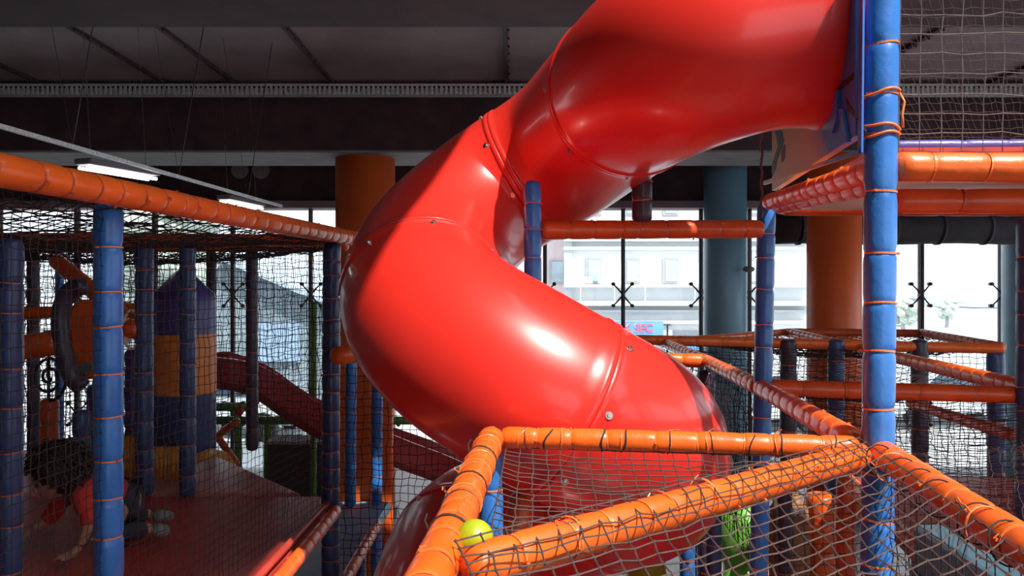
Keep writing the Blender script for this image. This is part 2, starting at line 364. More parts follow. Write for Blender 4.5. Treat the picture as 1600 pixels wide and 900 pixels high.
# building across the street
Bd = 40.0
def X(px): return (px-800)/F*Bd
def Z(py): return H-(py-450)/F*Bd
bo = empty('apartment_building', (X(1030), Bd, -.3)); tag(bo, 'pale white apartment block across the street with a blue shop sign', 'building')
child(MB().box(((X(885)+X(1260))/2, Bd+4, (Z(150)-.3)/2), (X(1260)-X(885), 8, Z(150)+.3)), 'wall', WHITE_R, bo)
child(MB().box(((X(560)+X(885))/2, Bd+5, (Z(170)-.3)/2), (X(885)-X(560), 8, Z(170)+.3)), 'side_wing', PINK_R, bo)
child(MB().box(((X(888)+X(1258))/2, Bd-.03, (Z(345)+Z(300))/2), (X(1258)-X(888), .06, Z(300)-Z(345))), 'pink_band', PINK_R, bo)
for (y0, y1, t_) in ((372, 378, .5), (386, 391, .4), (444, 449, .8), (470, 477, .9), (484, 487, .5), (500, 505, .6)):
    child(MB().box(((X(880)+X(1262))/2, Bd-t_/2, (Z(y0)+Z(y1))/2), (X(1262)-X(880), t_, Z(y0)-Z(y1))), 'ledge', GREY_R, bo)
child(MB().box(((X(882)+X(892))/2, Bd-.15, Z(400)), (X(892)-X(880), .3, 6)), 'pilaster', GREY_R, bo)
for i, px in enumerate((872, 927, 987, 1047, 1110, 1175)):
    for py in (424, 318):
        y = Bd+1 if px < 880 else Bd
        w0 = MB(); w0.box((X(px), y-.05, Z(py)), (.82, .14, 1.25)); fr = child(w0, 'window_frame', WIN_F, bo)
        pn = MB(); pn.box((X(px)+.03, y-.13, Z(py)), (.60, .04, 1.05)); child(pn, 'pane', WIN_O, bo)
ac = MB().box((X(916), Bd-.5, Z(438)), (.5, .4, .35)); child(ac, 'air_conditioner', WHITE_R, bo, bevel=.03)
child(MB().box((X(940), Bd-.5, Z(438)), (.5, .4, .35)), 'air_conditioner', WHITE_R, bo, bevel=.03)
for px in (905, 957, 1004, 1080, 1140, 1200): child(MB().box((X(px), Bd-.8, Z(459)), (.06, .06, .7)), 'rail_post', GREY_R, bo)
for px in (1036, 1045, 1165): child(MB().box((X(px), Bd-.2, (Z(508)-.3)/2), (.2, .4, Z(508)+.3)), 'pillar', GREY_R, bo)
child(MB().box((X(1075), Bd-.06, Z(522)), (1.7, .12, .35)), 'shop_blind', WIN_F, bo)
child(MB().box((X(1070), Bd-.08, Z(536)), (2.2, .12, .8)), 'shop_window', SIGN, bo)
sg = empty('shop_sign', (X(995), Bd-.9, Z(514))); tag(sg, 'blue shop sign with red lettering on the white building', 'sign')
child(MB().box((X(992), Bd-.9, Z(515)), (X(1030)-X(952), .12, .95)), 'board', SIGN, sg)
def text(s, loc, size, m, par, ext=.01):
    cu = bpy.data.curves.new('lettering', 'FONT'); cu.body = s; cu.size = size; cu.extrude = ext; cu.align_x = 'RIGHT'; cu.offset = .012
    tmp = bpy.data.objects.new('tmp', cu); me = bpy.data.meshes.new_from_object(tmp); bpy.data.objects.remove(tmp); me.materials.clear(); me.materials.append(m); o = bpy.data.objects.new('lettering', me); COL.objects.link(o); o.parent = par
    o.location = Vector(loc)-Vector(ORG[par.name]); o.rotation_euler = (math.pi/2, 0, 0); return o
text('ÇEK SEÇ', (X(1016), Bd-.99, Z(517)), .60, LETW, sg, .005)
text('ÇEK SEÇ', (X(1015.6), Bd-1.01, Z(516.7)), .58, LETT, sg, .006)
# neighbouring shed with a sloping roof, seen through the left windows
e = MB(); sd_ = 24.0
pl = [P(150, 330, sd_), P(330, 398, sd_), P(520, 478, sd_), P(620, 515, sd_)]
poly = [Vector((pl[0].x, sd_, -.3))]+pl+[Vector((pl[-1].x, sd_, -.3))]
so = empty('metal_shed', (pl[1].x, sd_, -.3)); tag(so, 'blue grey metal shed with a sloping roof outside the left windows', 'building')
child(MB().prism(poly[::-1], (0, 10, 0)), 'wall', SHED, so)
rf = MB()
for i in range(3):
    rf.prism([pl[i]+Vector((0, -.5, 0)), pl[i+1]+Vector((0, -.5, 0)), pl[i+1]+Vector((0, -.5, .16)), pl[i]+Vector((0, -.5, .16))][::-1], (0, 11, 0))
child(rf, 'roof', ROOF, so)
rb = MB()
for k in range(34):
    x = pl[0].x+.3*k+.1; px = 800+x/sd_*F; yy = np.interp(px, [150, 330, 520, 620], [330, 398, 478, 515]); zt_ = H-(yy-450)/F*sd_
    rb.box((x, sd_-.03, (zt_-.3)/2), (.05, .06, zt_+.25))
child(rb, 'sheet_rib', SHED, so)
child(MB().box(P(432, 535, sd_-.1), (1.5, .1, 1.2), 0), 'shutter', mat('faded blue sheet', (.28, .38, .52), .5, .1), so)
bo2 = empty('office_block', (P(430, 470, 60).x, 60, -.3)); tag(bo2, 'pale low block standing beyond the metal shed roof', 'building')
child(MB().box((P(430, 0, 60).x, 64, 2.6), (22, 8, 5.8)), 'wall', WHITE_R, bo2)
for k in range(5): child(MB().box((P(350, 0, 60).x+k*3.4, 59.95, 3.9), (1.2, .2, 1.0)), 'window_frame', WIN_F, bo2)
# far town on the right, haze put into its pale colours
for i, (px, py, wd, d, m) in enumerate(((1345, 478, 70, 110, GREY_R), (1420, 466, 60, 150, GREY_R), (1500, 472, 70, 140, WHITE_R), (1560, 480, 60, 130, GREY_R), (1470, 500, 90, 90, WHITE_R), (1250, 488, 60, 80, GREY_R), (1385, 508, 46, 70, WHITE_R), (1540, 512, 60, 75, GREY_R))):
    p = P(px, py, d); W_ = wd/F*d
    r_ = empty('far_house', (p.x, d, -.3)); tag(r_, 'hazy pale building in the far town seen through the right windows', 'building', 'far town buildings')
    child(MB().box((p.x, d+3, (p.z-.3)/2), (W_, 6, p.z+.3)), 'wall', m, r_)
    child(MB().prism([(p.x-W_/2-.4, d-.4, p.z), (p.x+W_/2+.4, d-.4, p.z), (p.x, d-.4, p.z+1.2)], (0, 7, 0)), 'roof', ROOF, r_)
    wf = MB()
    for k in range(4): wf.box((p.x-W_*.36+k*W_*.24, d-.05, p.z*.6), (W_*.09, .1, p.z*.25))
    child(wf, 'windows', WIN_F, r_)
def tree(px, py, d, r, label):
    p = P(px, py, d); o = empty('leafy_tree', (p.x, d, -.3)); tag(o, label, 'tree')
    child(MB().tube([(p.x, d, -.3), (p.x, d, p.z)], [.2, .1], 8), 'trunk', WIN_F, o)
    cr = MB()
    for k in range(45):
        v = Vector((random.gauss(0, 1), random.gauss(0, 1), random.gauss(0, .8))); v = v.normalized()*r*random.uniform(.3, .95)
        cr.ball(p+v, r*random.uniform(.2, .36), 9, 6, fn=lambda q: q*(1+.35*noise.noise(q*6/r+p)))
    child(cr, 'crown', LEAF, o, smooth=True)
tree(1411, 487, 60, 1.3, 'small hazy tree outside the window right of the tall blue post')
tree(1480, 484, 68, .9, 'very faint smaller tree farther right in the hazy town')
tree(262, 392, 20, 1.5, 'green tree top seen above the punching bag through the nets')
def car(px, py, d, rz, label):
    p = P(px, py, d); o = empty('parked_car', (p.x, d, -.3)); 
    prof = [(-2.1, .35), (-2.15, .75), (-1.9, .95), (-1.35, 1.0), (-.85, 1.42), (.55, 1.45), (1.2, 1.0), (1.95, .9), (2.15, .65), (2.12, .35)]
    b0 = MB().prism([(x, -.85, z) for x, z in prof], (0, 1.7, 0)); g = MB()
    g.prism([(-1.2, -.87, 1.02), (-.8, -.87, 1.36), (.5, -.87, 1.39), (1.0, -.87, 1.02)], (0, 1.74, 0)); g.box((1.0, 0, 1.2), (.5, 1.5, .03), M=Matrix.Rotation(.6, 3, 'Y'))
    wh = []
    for x in (-1.35, 1.35):
        for y in (-.8, .8): wh.append(MB().tube([(x, y-.1, .33), (x, y+.1, .33)], .33, 18))
    for mb, nm, m in [(b0, 'body', CARW), (g, 'window', CARG)]+[(w_, 'wheel', BLACK) for w_ in wh]:
        q = mb.build(nm, m, loc=(0, 0, 0)); q.parent = o; q.location = (0, 0, 0)
        if nm == 'body': md = q.modifiers.new('b', 'BEVEL'); md.width = .12; md.segments = 3
    o.rotation_euler = (0, 0, rz); tag(o, label, 'car')
car(1160, 668, 19, .2, 'white car parked outside behind the slim blue post')
car(350, 660, 18.5, -.1, 'white car parked outside left, behind the netted cage')
car(1480, 668, 20, .1, 'white car parked outside behind the right-hand nets')

# ================================================ SPIRAL SLIDE
CP = [(1.20, 2.90, .99), (.98, 2.90, .985)] + [tuple(P(*q)-Vector((0, 0, H))) for q in (
    (1100, 72, 2.95), (1022, 115, 3.2), (960, 165, 3.62), (880, 235, 4.05), (765, 310, 4.18), (688, 385, 3.92), (664, 462, 3.5), (712, 528, 3.18), (812, 592, 3.05),
    (918, 652, 3.07), (996, 694, 3.3), (1000, 752, 3.75), (925, 785, 4.2), (812, 805, 4.3), (735, 850, 4.05), (705, 935, 3.6), (700, 1040, 3.2), (800, 1120, 3.05), (930, 1170, 3.05), (1010, 1215, 3.4), (1010, 1260, 3.95), (930, 1275, 4.35), (760, 1255, 4.5), (560, 1225, 4.6))]
CP = [Vector(c)+Vector((0, 0, H)) for c in CP]
def catmull(C, n=14):
    out = []; C = [C[0]*2-C[1]]+C+[C[-1]*2-C[-2]]
    for i in range(1, len(C)-2):
        p0, p1, p2, p3 = C[i-1:i+3]
        for k in range(n):
            t = k/n; out.append(.5*((2*p1)+(p2-p0)*t+(2*p0-5*p1+4*p2-p3)*t*t+(3*p1-p0-3*p2+p3)*t**3))
    out.append(C[-2]); return out
def resample(pts, n):
    pts = np.array([tuple(p) for p in pts]); s = np.r_[0, np.cumsum(np.linalg.norm(np.diff(pts, axis=0), axis=1))]
    u = np.linspace(0, s[-1], n); return np.stack([np.interp(u, s, pts[:, k]) for k in range(3)], 1), s[-1]
ctr, SL = resample(catmull(CP), 420)
for _ in range(6): ctr[1:-1] = (ctr[:-2]+2*ctr[1:-1]+ctr[2:])/4
RT = .38
slide = empty('spiral_tube_slide', (ctr[200][0], ctr[200][1], 0)); tag(slide, 'big glossy red spiral tube slide coiling down from the blue panel', 'slide')
T = np.gradient(ctr, axis=0); T /= np.linalg.norm(T, axis=1, keepdims=True)
frames = []; up = Vector((0, 0, 1))
for i in range(len(ctr)):
    t = Vector(T[i]); up = (up-t*up.dot(t)).normalized(); frames.append((t, up.copy(), t.cross(up)))
def nearest(px, py, d):
    p = np.array(P(px, py, d)); return int(np.argmin(np.linalg.norm(ctr-p, axis=1)))
cuts = [0, nearest(985, 140, 3.45), nearest(825, 275, 4.15), nearest(664, 462, 3.5), nearest(882, 632, 3.06), nearest(960, 775, 4.1), nearest(690, 865, 4.0)]
st = cuts[-1]-cuts[-2]
while cuts[-1]+55 < len(ctr)-30: cuts.append(cuts[-1]+55)
cuts.append(len(ctr)-1)
NS = 64
for ci in range(len(cuts)-1):
    i0, i1 = cuts[ci], cuts[ci+1]
    mb = MB(); vs = []; prof = []
    for i in range(i0, i1+1):
        prof.append((i, RT, 0))
    # raised lips at both ends
    seq = [(i0, RT+.004, .001), (i0, RT+.006, .003), (i0, RT+.006, .022), (i0, RT+.001, .027)] + [(i, RT, 0) for i in range(i0+2, i1-1)] + [(i1, RT+.001, -.027), (i1, RT+.006, -.022), (i1, RT+.006, -.003), (i1, RT+.004, -.001)]
    seq += [(i1, RT-.012, -.001)]+[(i, RT-.012, 0) for i in range(i1-2, i0+1, -1)]+[(i0, RT-.012, .001)]
    for (i, r, off) in seq:
        t, u, w_ = frames[i]; c = Vector(ctr[i])+t*off
        for k in range(NS):
            a = 2*math.pi*k/NS; vs.append(c+(u*math.cos(a)+w_*math.sin(a))*r)
    M_ = len(seq)
    fs = [(i*NS+k, i*NS+(k+1) % NS, ((i+1) % M_)*NS+(k+1) % NS, ((i+1) % M_)*NS+k) for i in range(M_) for k in range(NS)]
    mb.add(vs, fs); sec = child(mb, 'tube_section', RED_PL, slide, smooth=True)
    if ci > 0:
        t, u, w_ = frames[i0]
        for k in range(8):
            a = 2*math.pi*(k+.3)/8; nn = u*math.cos(a)+w_*math.sin(a); c = Vector(ctr[i0])+t*.045+nn*(RT)
            bb = MB(); bb.tube([c-nn*.005, c+nn*.003, c+nn*.003], [.014, .014, .007], 12); bb.tube([c, c+nn*.010], .008, 6)
            child(bb, 'bolt', STEEL, sec)
# moulded panel with a round mouth
pa = Vector((1.105, 2.47, H)); pb = Vector((1.31, 3.87, H)); pe = (pb-pa); PLn = pe.length; pe.normalize(); pn = pe.cross(Vector((0, 0, 1))).normalized()
if pn.x > 0: pn = -pn
hc = (ctr[0]-np.array(pa)) ; hs = float(np.dot(hc, np.array(pe))); hz = float(ctr[0][2]-H)
def rect_pt(a, z0=.44, z1=2.25):
    c, s = math.cos(a), math.sin(a); ts = []
    if c > 1e-6: ts.append((PLn-hs)/c)
    if c < -1e-6: ts.append(-hs/c)
    if s > 1e-6: ts.append((z1-hz)/s)
    if s < -1e-6: ts.append((z0+ .05-hz)/s)
    t = min(ts); return hs+c*t, hz+s*t
N = 96; vs = []
angs = sorted([2*math.pi*k/N for k in range(N)]+[math.atan2(zz-hz, ss-hs) % (2*math.pi) for ss in (0, PLn) for zz in (.49, 2.25)])
N = len(angs)
for th in (0, .03):
    for a in angs:
        for q in ((hs+.385*math.cos(a), hz+.385*math.sin(a)), rect_pt(a)):
            vs.append(pa+pe*q[0]+Vector((0, 0, q[1]))-pn*th)
fs = []
for k in range(N):
    j = (k+1) % N; f0, f1, b0, b1 = 2*k, 2*j, 2*N+2*k, 2*N+2*j
    fs += [(f0, f1, f1+1, f0+1), (b0, b0+1, b1+1, b1), (f0, b0, b1, f1), (f0+1, f1+1, b1+1, b0+1)]
panel = MB().add(vs, fs).build('slide_panel', pm, loc=pa+Vector((0, 0, .44))); tag(panel, 'blue moulded plastic panel with painted khaki glare around the mouth of the red slide', 'panel')
def on(px, py, off=0):     # point of the panel plane seen at px, py
    d = Vector(((px-800)/F, 1, -(py-450)/F)); k = (pa-Vector((0, 0, H))).dot(pn)/d.dot(pn); return Vector((0, 0, H))+d*k+pn*off
def shape(pxs, name, m, th):
    child(MB().prism([on(x, y, -.002) for x, y in pxs], pn*th), name, m, panel)
shape([(1312, 138), (1316, 128), (1334, 114), (1334, 124), (1314, 140)], 'slot', BLACK, .004)
shape([(1322, 152), (1328, 164), (1341, 184), (1338, 186), (1325, 172)], 'slot', BLACK, .004)
for pts in ([(1309, 143), (1314, 140), (1313, 180), (1305, 208), (1302, 206)], [(1315, 170), (1320, 170), (1329, 222), (1326, 224)], [(1334, 187), (1343, 186), (1343, 188), (1334, 189)]):
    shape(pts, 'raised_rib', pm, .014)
shape([(1211, 205), (1222, 203), (1225, 220), (1218, 240), (1214, 252), (1206, 262), (1207, 256), (1216, 228), (1214, 216)], 'slot', BLACK, .004)
shape([(1224, 226), (1227, 226), (1226, 248), (1222, 254), (1221, 240)], 'slot', BLACK, .004)
shape([(1209, 256), (1214, 252), (1212, 264), (1207, 276), (1206, 266)], 'slot', BLACK, .004)
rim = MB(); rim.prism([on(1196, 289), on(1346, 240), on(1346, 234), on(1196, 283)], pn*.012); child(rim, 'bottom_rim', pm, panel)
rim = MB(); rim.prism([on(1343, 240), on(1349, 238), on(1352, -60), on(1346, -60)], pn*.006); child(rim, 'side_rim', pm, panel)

# ================================================ POSTS AND RAILS (right and middle)
def post(px0, py0, px1, d, r, m, label, tie='O', gap=.16, z1=0.0, **k):
    a = P(px0, py0, d); b = Vector((xx(px1, d), d, z1)); return pad('padded_post', label, 'post', b, a, r, m, tie, gap, **k)
def rail(a, b, r, m, label, tie='O', gap=.15, **k): return pad('padded_rail', label, 'rail', a, b, r, m, tie, gap, **k)
zr = -.51
post(1382, -110, 1353, 2.4, .048, BLUE, 'tall bright blue padded post before the upper deck, nearest at right', gap=.165)
post(1197, 316, 1176, 3.88, .045, BLUE, 'slim blue padded post under the far corner of the upper deck', gap=.15)
a = P(832, 282, 3.62); pad('padded_post', 'short round-topped blue padded post between the slide coils', 'post', P(834, 560, 3.62), a, .041, BLUE, 'R', .12)
pad('padded_post', 'short shade-darkened plum padded post carrying the upper slide bend', 'post', P(1003, 350, 3.74), P(1003, 252, 3.74), .048, PLUM_SHADE, 'R', .1)
rail(P(843, 359, 3.66), P(1192, 358, 3.84), .045, ORANGE_D, 'orange padded rail between the short blue post and slim post', 'R', .13)
# front netted roof frame
gE = P(768, 683, 2.6); gA = P(1346, 700, 2.42); gG = Vector((xx(590, .95), .95, H+zr)); gF = P(728, 890, 1.39); gH = Vector((.93, 1.05, H+zr))
rail(gG, gE, .043, ORANGE, 'orange padded rail at front left that the lime ball leans on', gap=.11)
rail(gE+Vector((.03, 0, 0)), gA, .036, ORANGE, 'bright orange padded rail running level under the slide coil', gap=.13)
rail(gF, gA+Vector((-.02, -.05, -.01)), .041, ORANGE, 'orange padded rail crossing diagonally beneath the front net', gap=.12)
rail(gH, gA+Vector((.05, -.01, -.01)), .043, ORANGE, 'bright orange padded rail slanting to the lower right corner', gap=.15)
gB = P(1188, 606, 3.88)
rail(gA+Vector((0, .05, .01)), gB, .042, ORANGE, 'orange padded rail from the tall blue post back to the slim post', gap=.12)
rail(gB, P(1105, 564, 5.3), .042, ORANGE, 'orange padded rail just behind the slim blue post', gap=.12)
rail(P(1105, 564, 5.3), P(1030, 533, 7.2), .042, ORANGE, 'orange padded rail running farthest back towards the blue column', gap=.14)
rail(P(960, 560, 5.35), P(1100, 564, 5.3), .048, ORANGE, 'short orange padded rail poking out behind the slide coil', gap=.16)
rail(gB+Vector((.04, 0, 0)), P(1640, 618, 3.75), .042, ORANGE_D, 'dark orange padded rail right of the slim blue post', 'R', .2)
rail(P(950, 530, 6.95), P(1568, 545, 6.6), .046, ORANGE, 'long orange padded rail crossing before the windows, nearer one', gap=.2)
rail(P(1225, 519, 8.8), P(1442, 521, 8.6), .045, ORANGE_D, 'dark orange padded rail crossing before the windows, farthest one', 'R', .2)
rail(P(1060, 534, 6.9), P(1228, 519, 8.8), .04, ORANGE, 'thin orange padded rail slanting back from the blue column foot', gap=.2)
rail(P(1232, 519, 8.75), P(1345, 545, 6.75), .05, ORANGE, 'orange padded rail slanting from the far corner, upper part', gap=.13)
rail(P(1345, 545, 6.7), P(1625, 612, 3.85), .045, ORANGE, 'long orange padded rail slanting down behind the tall blue post', gap=.13)
rail(P(1440, 520, 8.6), P(1566, 543, 6.6), .045, ORANGE_D, 'dark orange padded rail slanting to the far right corner post', 'R', .16)
rail(P(1420, 630, 5.2), P(1585, 680, 3.9), .032, ORANGE_D, 'thin orange padded rail low behind the right-hand nets', 'R', .14)
for (px, py, d, m, lab) in ((1104, 578, 5.35, PLUM_SHADE, 'shade-darkened plum padded post under the rail corner behind the coil'), (1232, 530, 6.75, PLUM_SHADE, 'shade-darkened padded post under the crossing rail right of the slim post'),
        (1306, 530, 6.72, NAVY_SHADE, 'shade-darkened padded post under the crossing rail before the orange column'), (1437, 530, 6.68, PLUM_SHADE, 'shade-darkened padded post under the crossing rail right of the tall post'),
        (1556, 550, 6.6, NAVY_SHADE, 'shade-darkened padded corner post at the right end of the crossing rail')):
    post(px, py, px, d, .062 if d < 6.6 else .07, m, lab, 'R', .2)
post(1606, 340, 1602, 3.72, .05, NAVY_SHADE, 'shade-darkened padded post cut by the right edge of the view', 'R', .16)
# upper deck
za = H+.38
ud = empty('upper_deck', (2.4, 3.2, za-.06)); tag(ud, 'upper play deck behind the orange edge rails at upper right', 'platform')
child(MB().prism([(1.16, 2.50, za+.01), (4.6, 2.36, za+.01), (4.7, 3.80, za+.01), (1.34, 3.84, za+.01)], (0, 0, .04)), 'floor_board', WOOD, ud)
child(MB().prism([(1.2, 2.52, za+.05), (4.6, 2.38, za+.05), (4.7, 3.78, za+.05), (1.36, 3.82, za+.05)], (0, 0, .03)), 'mat', RED_MAT, ud)
rail(P(1394, 261, 2.42), P(1700, 263, 2.38), .046, ORANGE, 'fat bright orange padded rail edging the upper deck', gap=.14)
rail(P(1376, 262, 2.5), P(1200, 316, 3.80), .040, ORANGE, 'orange padded rail along the side of the upper deck, upper one', gap=.10)
rail(P(1368, 289, 2.62), P(1215, 325, 3.75), .032, ORANGE_D, 'orange padded rail under the upper deck side, lower one', 'R', .12)
rail(P(1218, 325, 3.93), P(1660, 325, 3.80), .040, ORANGE_D, 'dark orange padded rail below the far edge of the upper deck', 'R', .3)
rail(P(1392, 314, 2.92), P(1660, 314, 2.85), .046, ORANGE_D, 'dark orange padded cross rail under the middle of the upper deck', 'R', .3)
rail(P(1395, 229, 3.7), P(1680, 227, 3.6), .03, PURPLE, 'purple padded strip behind the near net of the upper deck', None, .3)
net('safety_net', 'grey knotted net above the upper deck, nearer layer', P(1408, -40, 2.42), P(1700, -40, 2.4), P(1700, 240, 2.4), P(1404, 240, 2.42), .066, .0016, NETG, jit=.035, knots=True)
net('safety_net', 'grey knotted net above the upper deck, farther layer', P(1200, -40, 3.9), P(1660, -40, 3.85), P(1660, 228, 3.85), P(1405, 228, 3.9), .055, .0013, NETF, jit=.05)
# rope beside the panel
ro = MB(); ro.tube([P(1190+1.5*math.sin(k*1.9), 205+k*9, 3.75) for k in range(16)], .006, 6)
tag(ro.build('hanging_cord', NETG, loc=P(1190, 340, 3.75), smooth=True), 'thin knotted cord hanging at the left edge of the panel', 'cord')
# extra lashings on tall post
for k, (py, tl) in enumerate(((146, .3), (200, -.2), (212, .15))):
    p = P(1377, py, 2.4); pts = []
    for j in range(28):
        a = 2*math.pi*j/28; pts.append(p+Vector((.052*math.cos(a), .052*math.sin(a), tl*.03*math.cos(a)+.004*math.sin(3*a))))
    lm = MB(); lm.tube(pts, .0045, 6, closed=True)
    if k == 0: lm.tube([p+Vector((.052, -.01, 0)), p+Vector((.062, -.02, -.03)), p+Vector((.055, -.02, -.07)), p+Vector((.058, -.02, -.11))], .004, 6)
    tag(lm.build('orange_lashing', TIE_O, loc=p, smooth=True), ('upper', 'middle', 'lowest')[k]+' loose orange lashing looped on the tall blue post', 'strap')
# dark lashings tying the nets to the front rails, and loose twine ends
lmb = MB(); lmb.tube([(math.cos(a), math.sin(a), .10*math.sin(a)+.03*math.sin(3*a)) for a in np.linspace(0, 6.283, 20, endpoint=False)], .045, 5, closed=True)
lmb.tube([(1, 0, 0), (1.2, .1, .2), (1.3, .05, .3), (1.36, .2, .6)], .04, 5)
lme = bpy.data.meshes.new('lashing'); lme.from_pydata(lmb.v, [], lmb.f); lme.materials.append(NETM)
ome = bpy.data.meshes.new('twine'); ome.from_pydata(lmb.v, [], lmb.f); ome.materials.append(TIE_O)
def lash(o, a, b, r, n, me, nm, s0=.04, s1=.96, rollc=0):
    t = (b-a).normalized(); q0 = t.to_track_quat('Z', 'Y')
    for k in range(n):
        e = bpy.data.objects.new(nm, me); COL.objects.link(e); e.parent = o; c = a.lerp(b, s0+(s1-s0)*(k+random.uniform(.2, .8))/n)
        e.location = c-o.location; e.scale = (r*1.03, r*1.03, r*random.uniform(.8, 2.2)); e.rotation_mode = 'QUATERNION'
        e.rotation_quaternion = q0 @ Quaternion((0, 0, 1), rollc+random.uniform(-.9, .9)) @ Quaternion((1, 0, 0), random.uniform(-.3, .3))
for o in [o for o in COL.objects if o.name.startswith('padded_rail')]:
    lb = o['label']
    if 'lime ball' in lb: lash(o, gG, gE, .043, 5, lme, 'lashing', .3, .95); lash(o, gG, gE, .043, 4, ome, 'twine', .5, .95)
    if 'running level under' in lb: lash(o, gE, gA, .036, 9, lme, 'lashing'); lash(o, gE, gA, .036, 7, ome, 'twine')
    if 'diagonally beneath' in lb: lash(o, gF, gA, .041, 5, ome, 'twine')
    if 'slanting to the lower right' in lb: lash(o, gH, gA, .043, 8, lme, 'lashing'); lash(o, gH, gA, .043, 3, ome, 'twine')
# nets on the right
net('safety_net', 'brown net stretched in the triangle under the level orange rail', gE+Vector((.05, -.02, -.03)), gA+Vector((-.04, -.02, -.03)), gA+Vector((-.1, -.1, -.03)), gF+Vector((.03, .06, -.03)), .056, .0019, NETF, sag=(0, 0, -.035), jit=.035, knots=True)
nf = net('safety_net', 'coarse dark net draped over the diagonal orange rail in front', gF+Vector((-.02, .02, .045)), gA+Vector((-.03, -.05, .042)), gH+Vector((-.02, 0, 0)), Vector((.1, .75, H-.56)), .058, .0020, NETF, sag=(0, 0, -.02), jit=.04, knots=True)
net('safety_net', 'dark net hanging below the long right corner rail', gA+Vector((.06, 0, -.05)), gH+Vector((.05, 0, -.05)), gH+Vector((.05, 0, -1.2)), gA+Vector((.06, 0, -1.3)), .05, .0016, NETM, jit=.05)
net('safety_net', 'flat dark roof net between the corner rail and right rail', gA+Vector((.05, .05, -.02)), P(1700, 940, 1.5), P(1640, 620, 3.8), gB+Vector((.04, 0, -.03)), .055, .0017, NETM, sag=(0, 0, -.06), jit=.05)
net('safety_net', 'flat brown roof net behind the slim blue post', gB+Vector((0, .05, -.03)), P(1620, 620, 3.85), P(1345, 548, 6.6), P(1040, 540, 6.8), .06, .002, NETM, sag=(0, 0, -.08), jit=.06)
net('safety_net', 'brown roof net spanning between the two far crossing rails', P(1060, 538, 6.9), P(1568, 548, 6.6), P(1440, 523, 8.6), P(1228, 522, 8.8), .07, .003, NETM, sag=(0, 0, -.08), jit=.1)
net('safety_net', 'dark net wall hanging under the nearer crossing rail', P(1060, 540, 6.85), P(1568, 550, 6.6), P(1568, 760, 6.6), P(1060, 760, 6.85), .055, .0028, NETM, sag=(0, .03, 0), jit=.06)
net('safety_net', 'dark net wall hanging under the rail right of slim post', P(1195, 620, 3.88), P(1640, 630, 3.75), P(1640, 900, 3.75), P(1195, 900, 3.88), .05, .0018, NETM, sag=(0, .03, 0), jit=.06)
net('safety_net', 'dark net wall between the slim post and the coil', P(1188, 615, 3.9), P(1105, 575, 5.3), P(1105, 780, 5.3), P(1188, 900, 3.9), .05, .0024, NETM, jit=.1)
net('safety_net', 'dark net wall hanging behind the coil to the far corner', P(1105, 575, 5.35), P(1035, 545, 7.1), P(1035, 700, 7.1), P(1105, 780, 5.35), .055, .003, NETM, jit=.1)
# red mat deck low on the right
zd = H-1.3
rd = empty('lower_deck', (3, 3.8, zd-.1)); tag(rd, 'dark red matted deck low behind the nets at right', 'platform')
child(MB().prism([(1.72, 2.3, zd-.09), (4.8, 2.1, zd-.09), (5.0, 5.3, zd-.09), (2.3, 5.3, zd-.09)], (0, 0, .09)), 'mat', RED_MAT, rd, bevel=.015)
for (x, y) in ((1.85, 2.45), (4.6, 2.3), (4.8, 5.1), (2.45, 5.1)): child(MB().tube([(x, y, 0), (x, y, zd-.09)], .045, 14), 'leg', NAVY_SHADE, rd, smooth=True)
rail((1.68, 2.2, zd+.03), (2.28, 5.3, zd+.03), .035, ORANGE_D, 'dull orange padded rail edging the low right deck', 'R', .16)
tb = MB(); A = P(1425, 818, 3.3); B = P(1590, 925, 2.45); tb.prism([A, B, B+Vector((.13, 0, 0)), A+Vector((.13, 0, 0))], (0, 0, -.2))
tag(tb.build('padded_board', TEAL, loc=B, bevel=.02), 'slate teal padded board lying on edge at lower right', 'padded board')

# ball
bc = P(742, 841, 1.52); br = .037
bl = MB().ball(bc, br, 40, 24).build('play_ball', LIME, loc=bc-Vector((0, 0, br)), smooth=True); tag(bl, 'lime green plastic ball resting in the rail corner', 'ball')

# ================================================ LEFT CAGE
zc = H+.29
Z0 = lambda py, d: H-(py-450)/F*d
LM = P(168, 310, 2.55); LN = P(519, 372, 4.4)
L0 = Vector((-1.36, 1.2, zc))
pad('padded_rail', 'long orange padded rail receding along the top of the left cage', 'rail', L0, Vector((LN.x+.09, 4.75, zc+.01)), .043, ORANGE, 'R', .115)
post(170, 318, 168, 2.52, .044, BLUE, 'blue padded post nearest in the left cage with orange ties', gap=.14)
post(519, 376, 513, 4.4, .05, NAVY_SHADE, 'shade-darkened padded post at the back end of the left cage wall', 'R', .11)
zk = H-1.25
zdk = zk
for (px, py, d, r, m, lab, z1) in ((16, 372, 2.95, .045, NAVY_SHADE, 'shade-darkened padded post at the far left edge', zdk), (226, 378, 4.62, .052, NAVY_SHADE, 'shade-darkened padded post left of the punching bag', zdk),
        (293, 372, 4.60, .047, NAVY_SHADE, 'shade-darkened padded post in front of the punching bag', zdk), (394, 392, 5.9, .045, PLUM_SHADE, 'shade-darkened plum padded post right of the punching bag', zdk),
        (330, 392, 6.1, .04, PLUM_SHADE, 'shade-darkened plum padded post just behind the punching bag', 0), (52, 380, 5.9, .045, PLUM_SHADE, 'shade-darkened plum padded post behind the curved bumper', 0), (93, 385, 6.6, .035, BLUE, 'thin blue padded post behind the curved bumper', 0), (128, 640, 4.6, .05, NAVY_SHADE, 'shade-darkened padded post standing behind the child', zdk)):
    b = Vector((xx(px, d), d, z1)); pad('padded_post', lab, 'post', b, P(px, py, d), r, m, 'R', .16)
rail(P(-40, 388, 6.0), P(545, 384, 5.9), .04, ORANGE_D, 'dark orange padded rail crossing the back top of the left cage', 'R', .25)
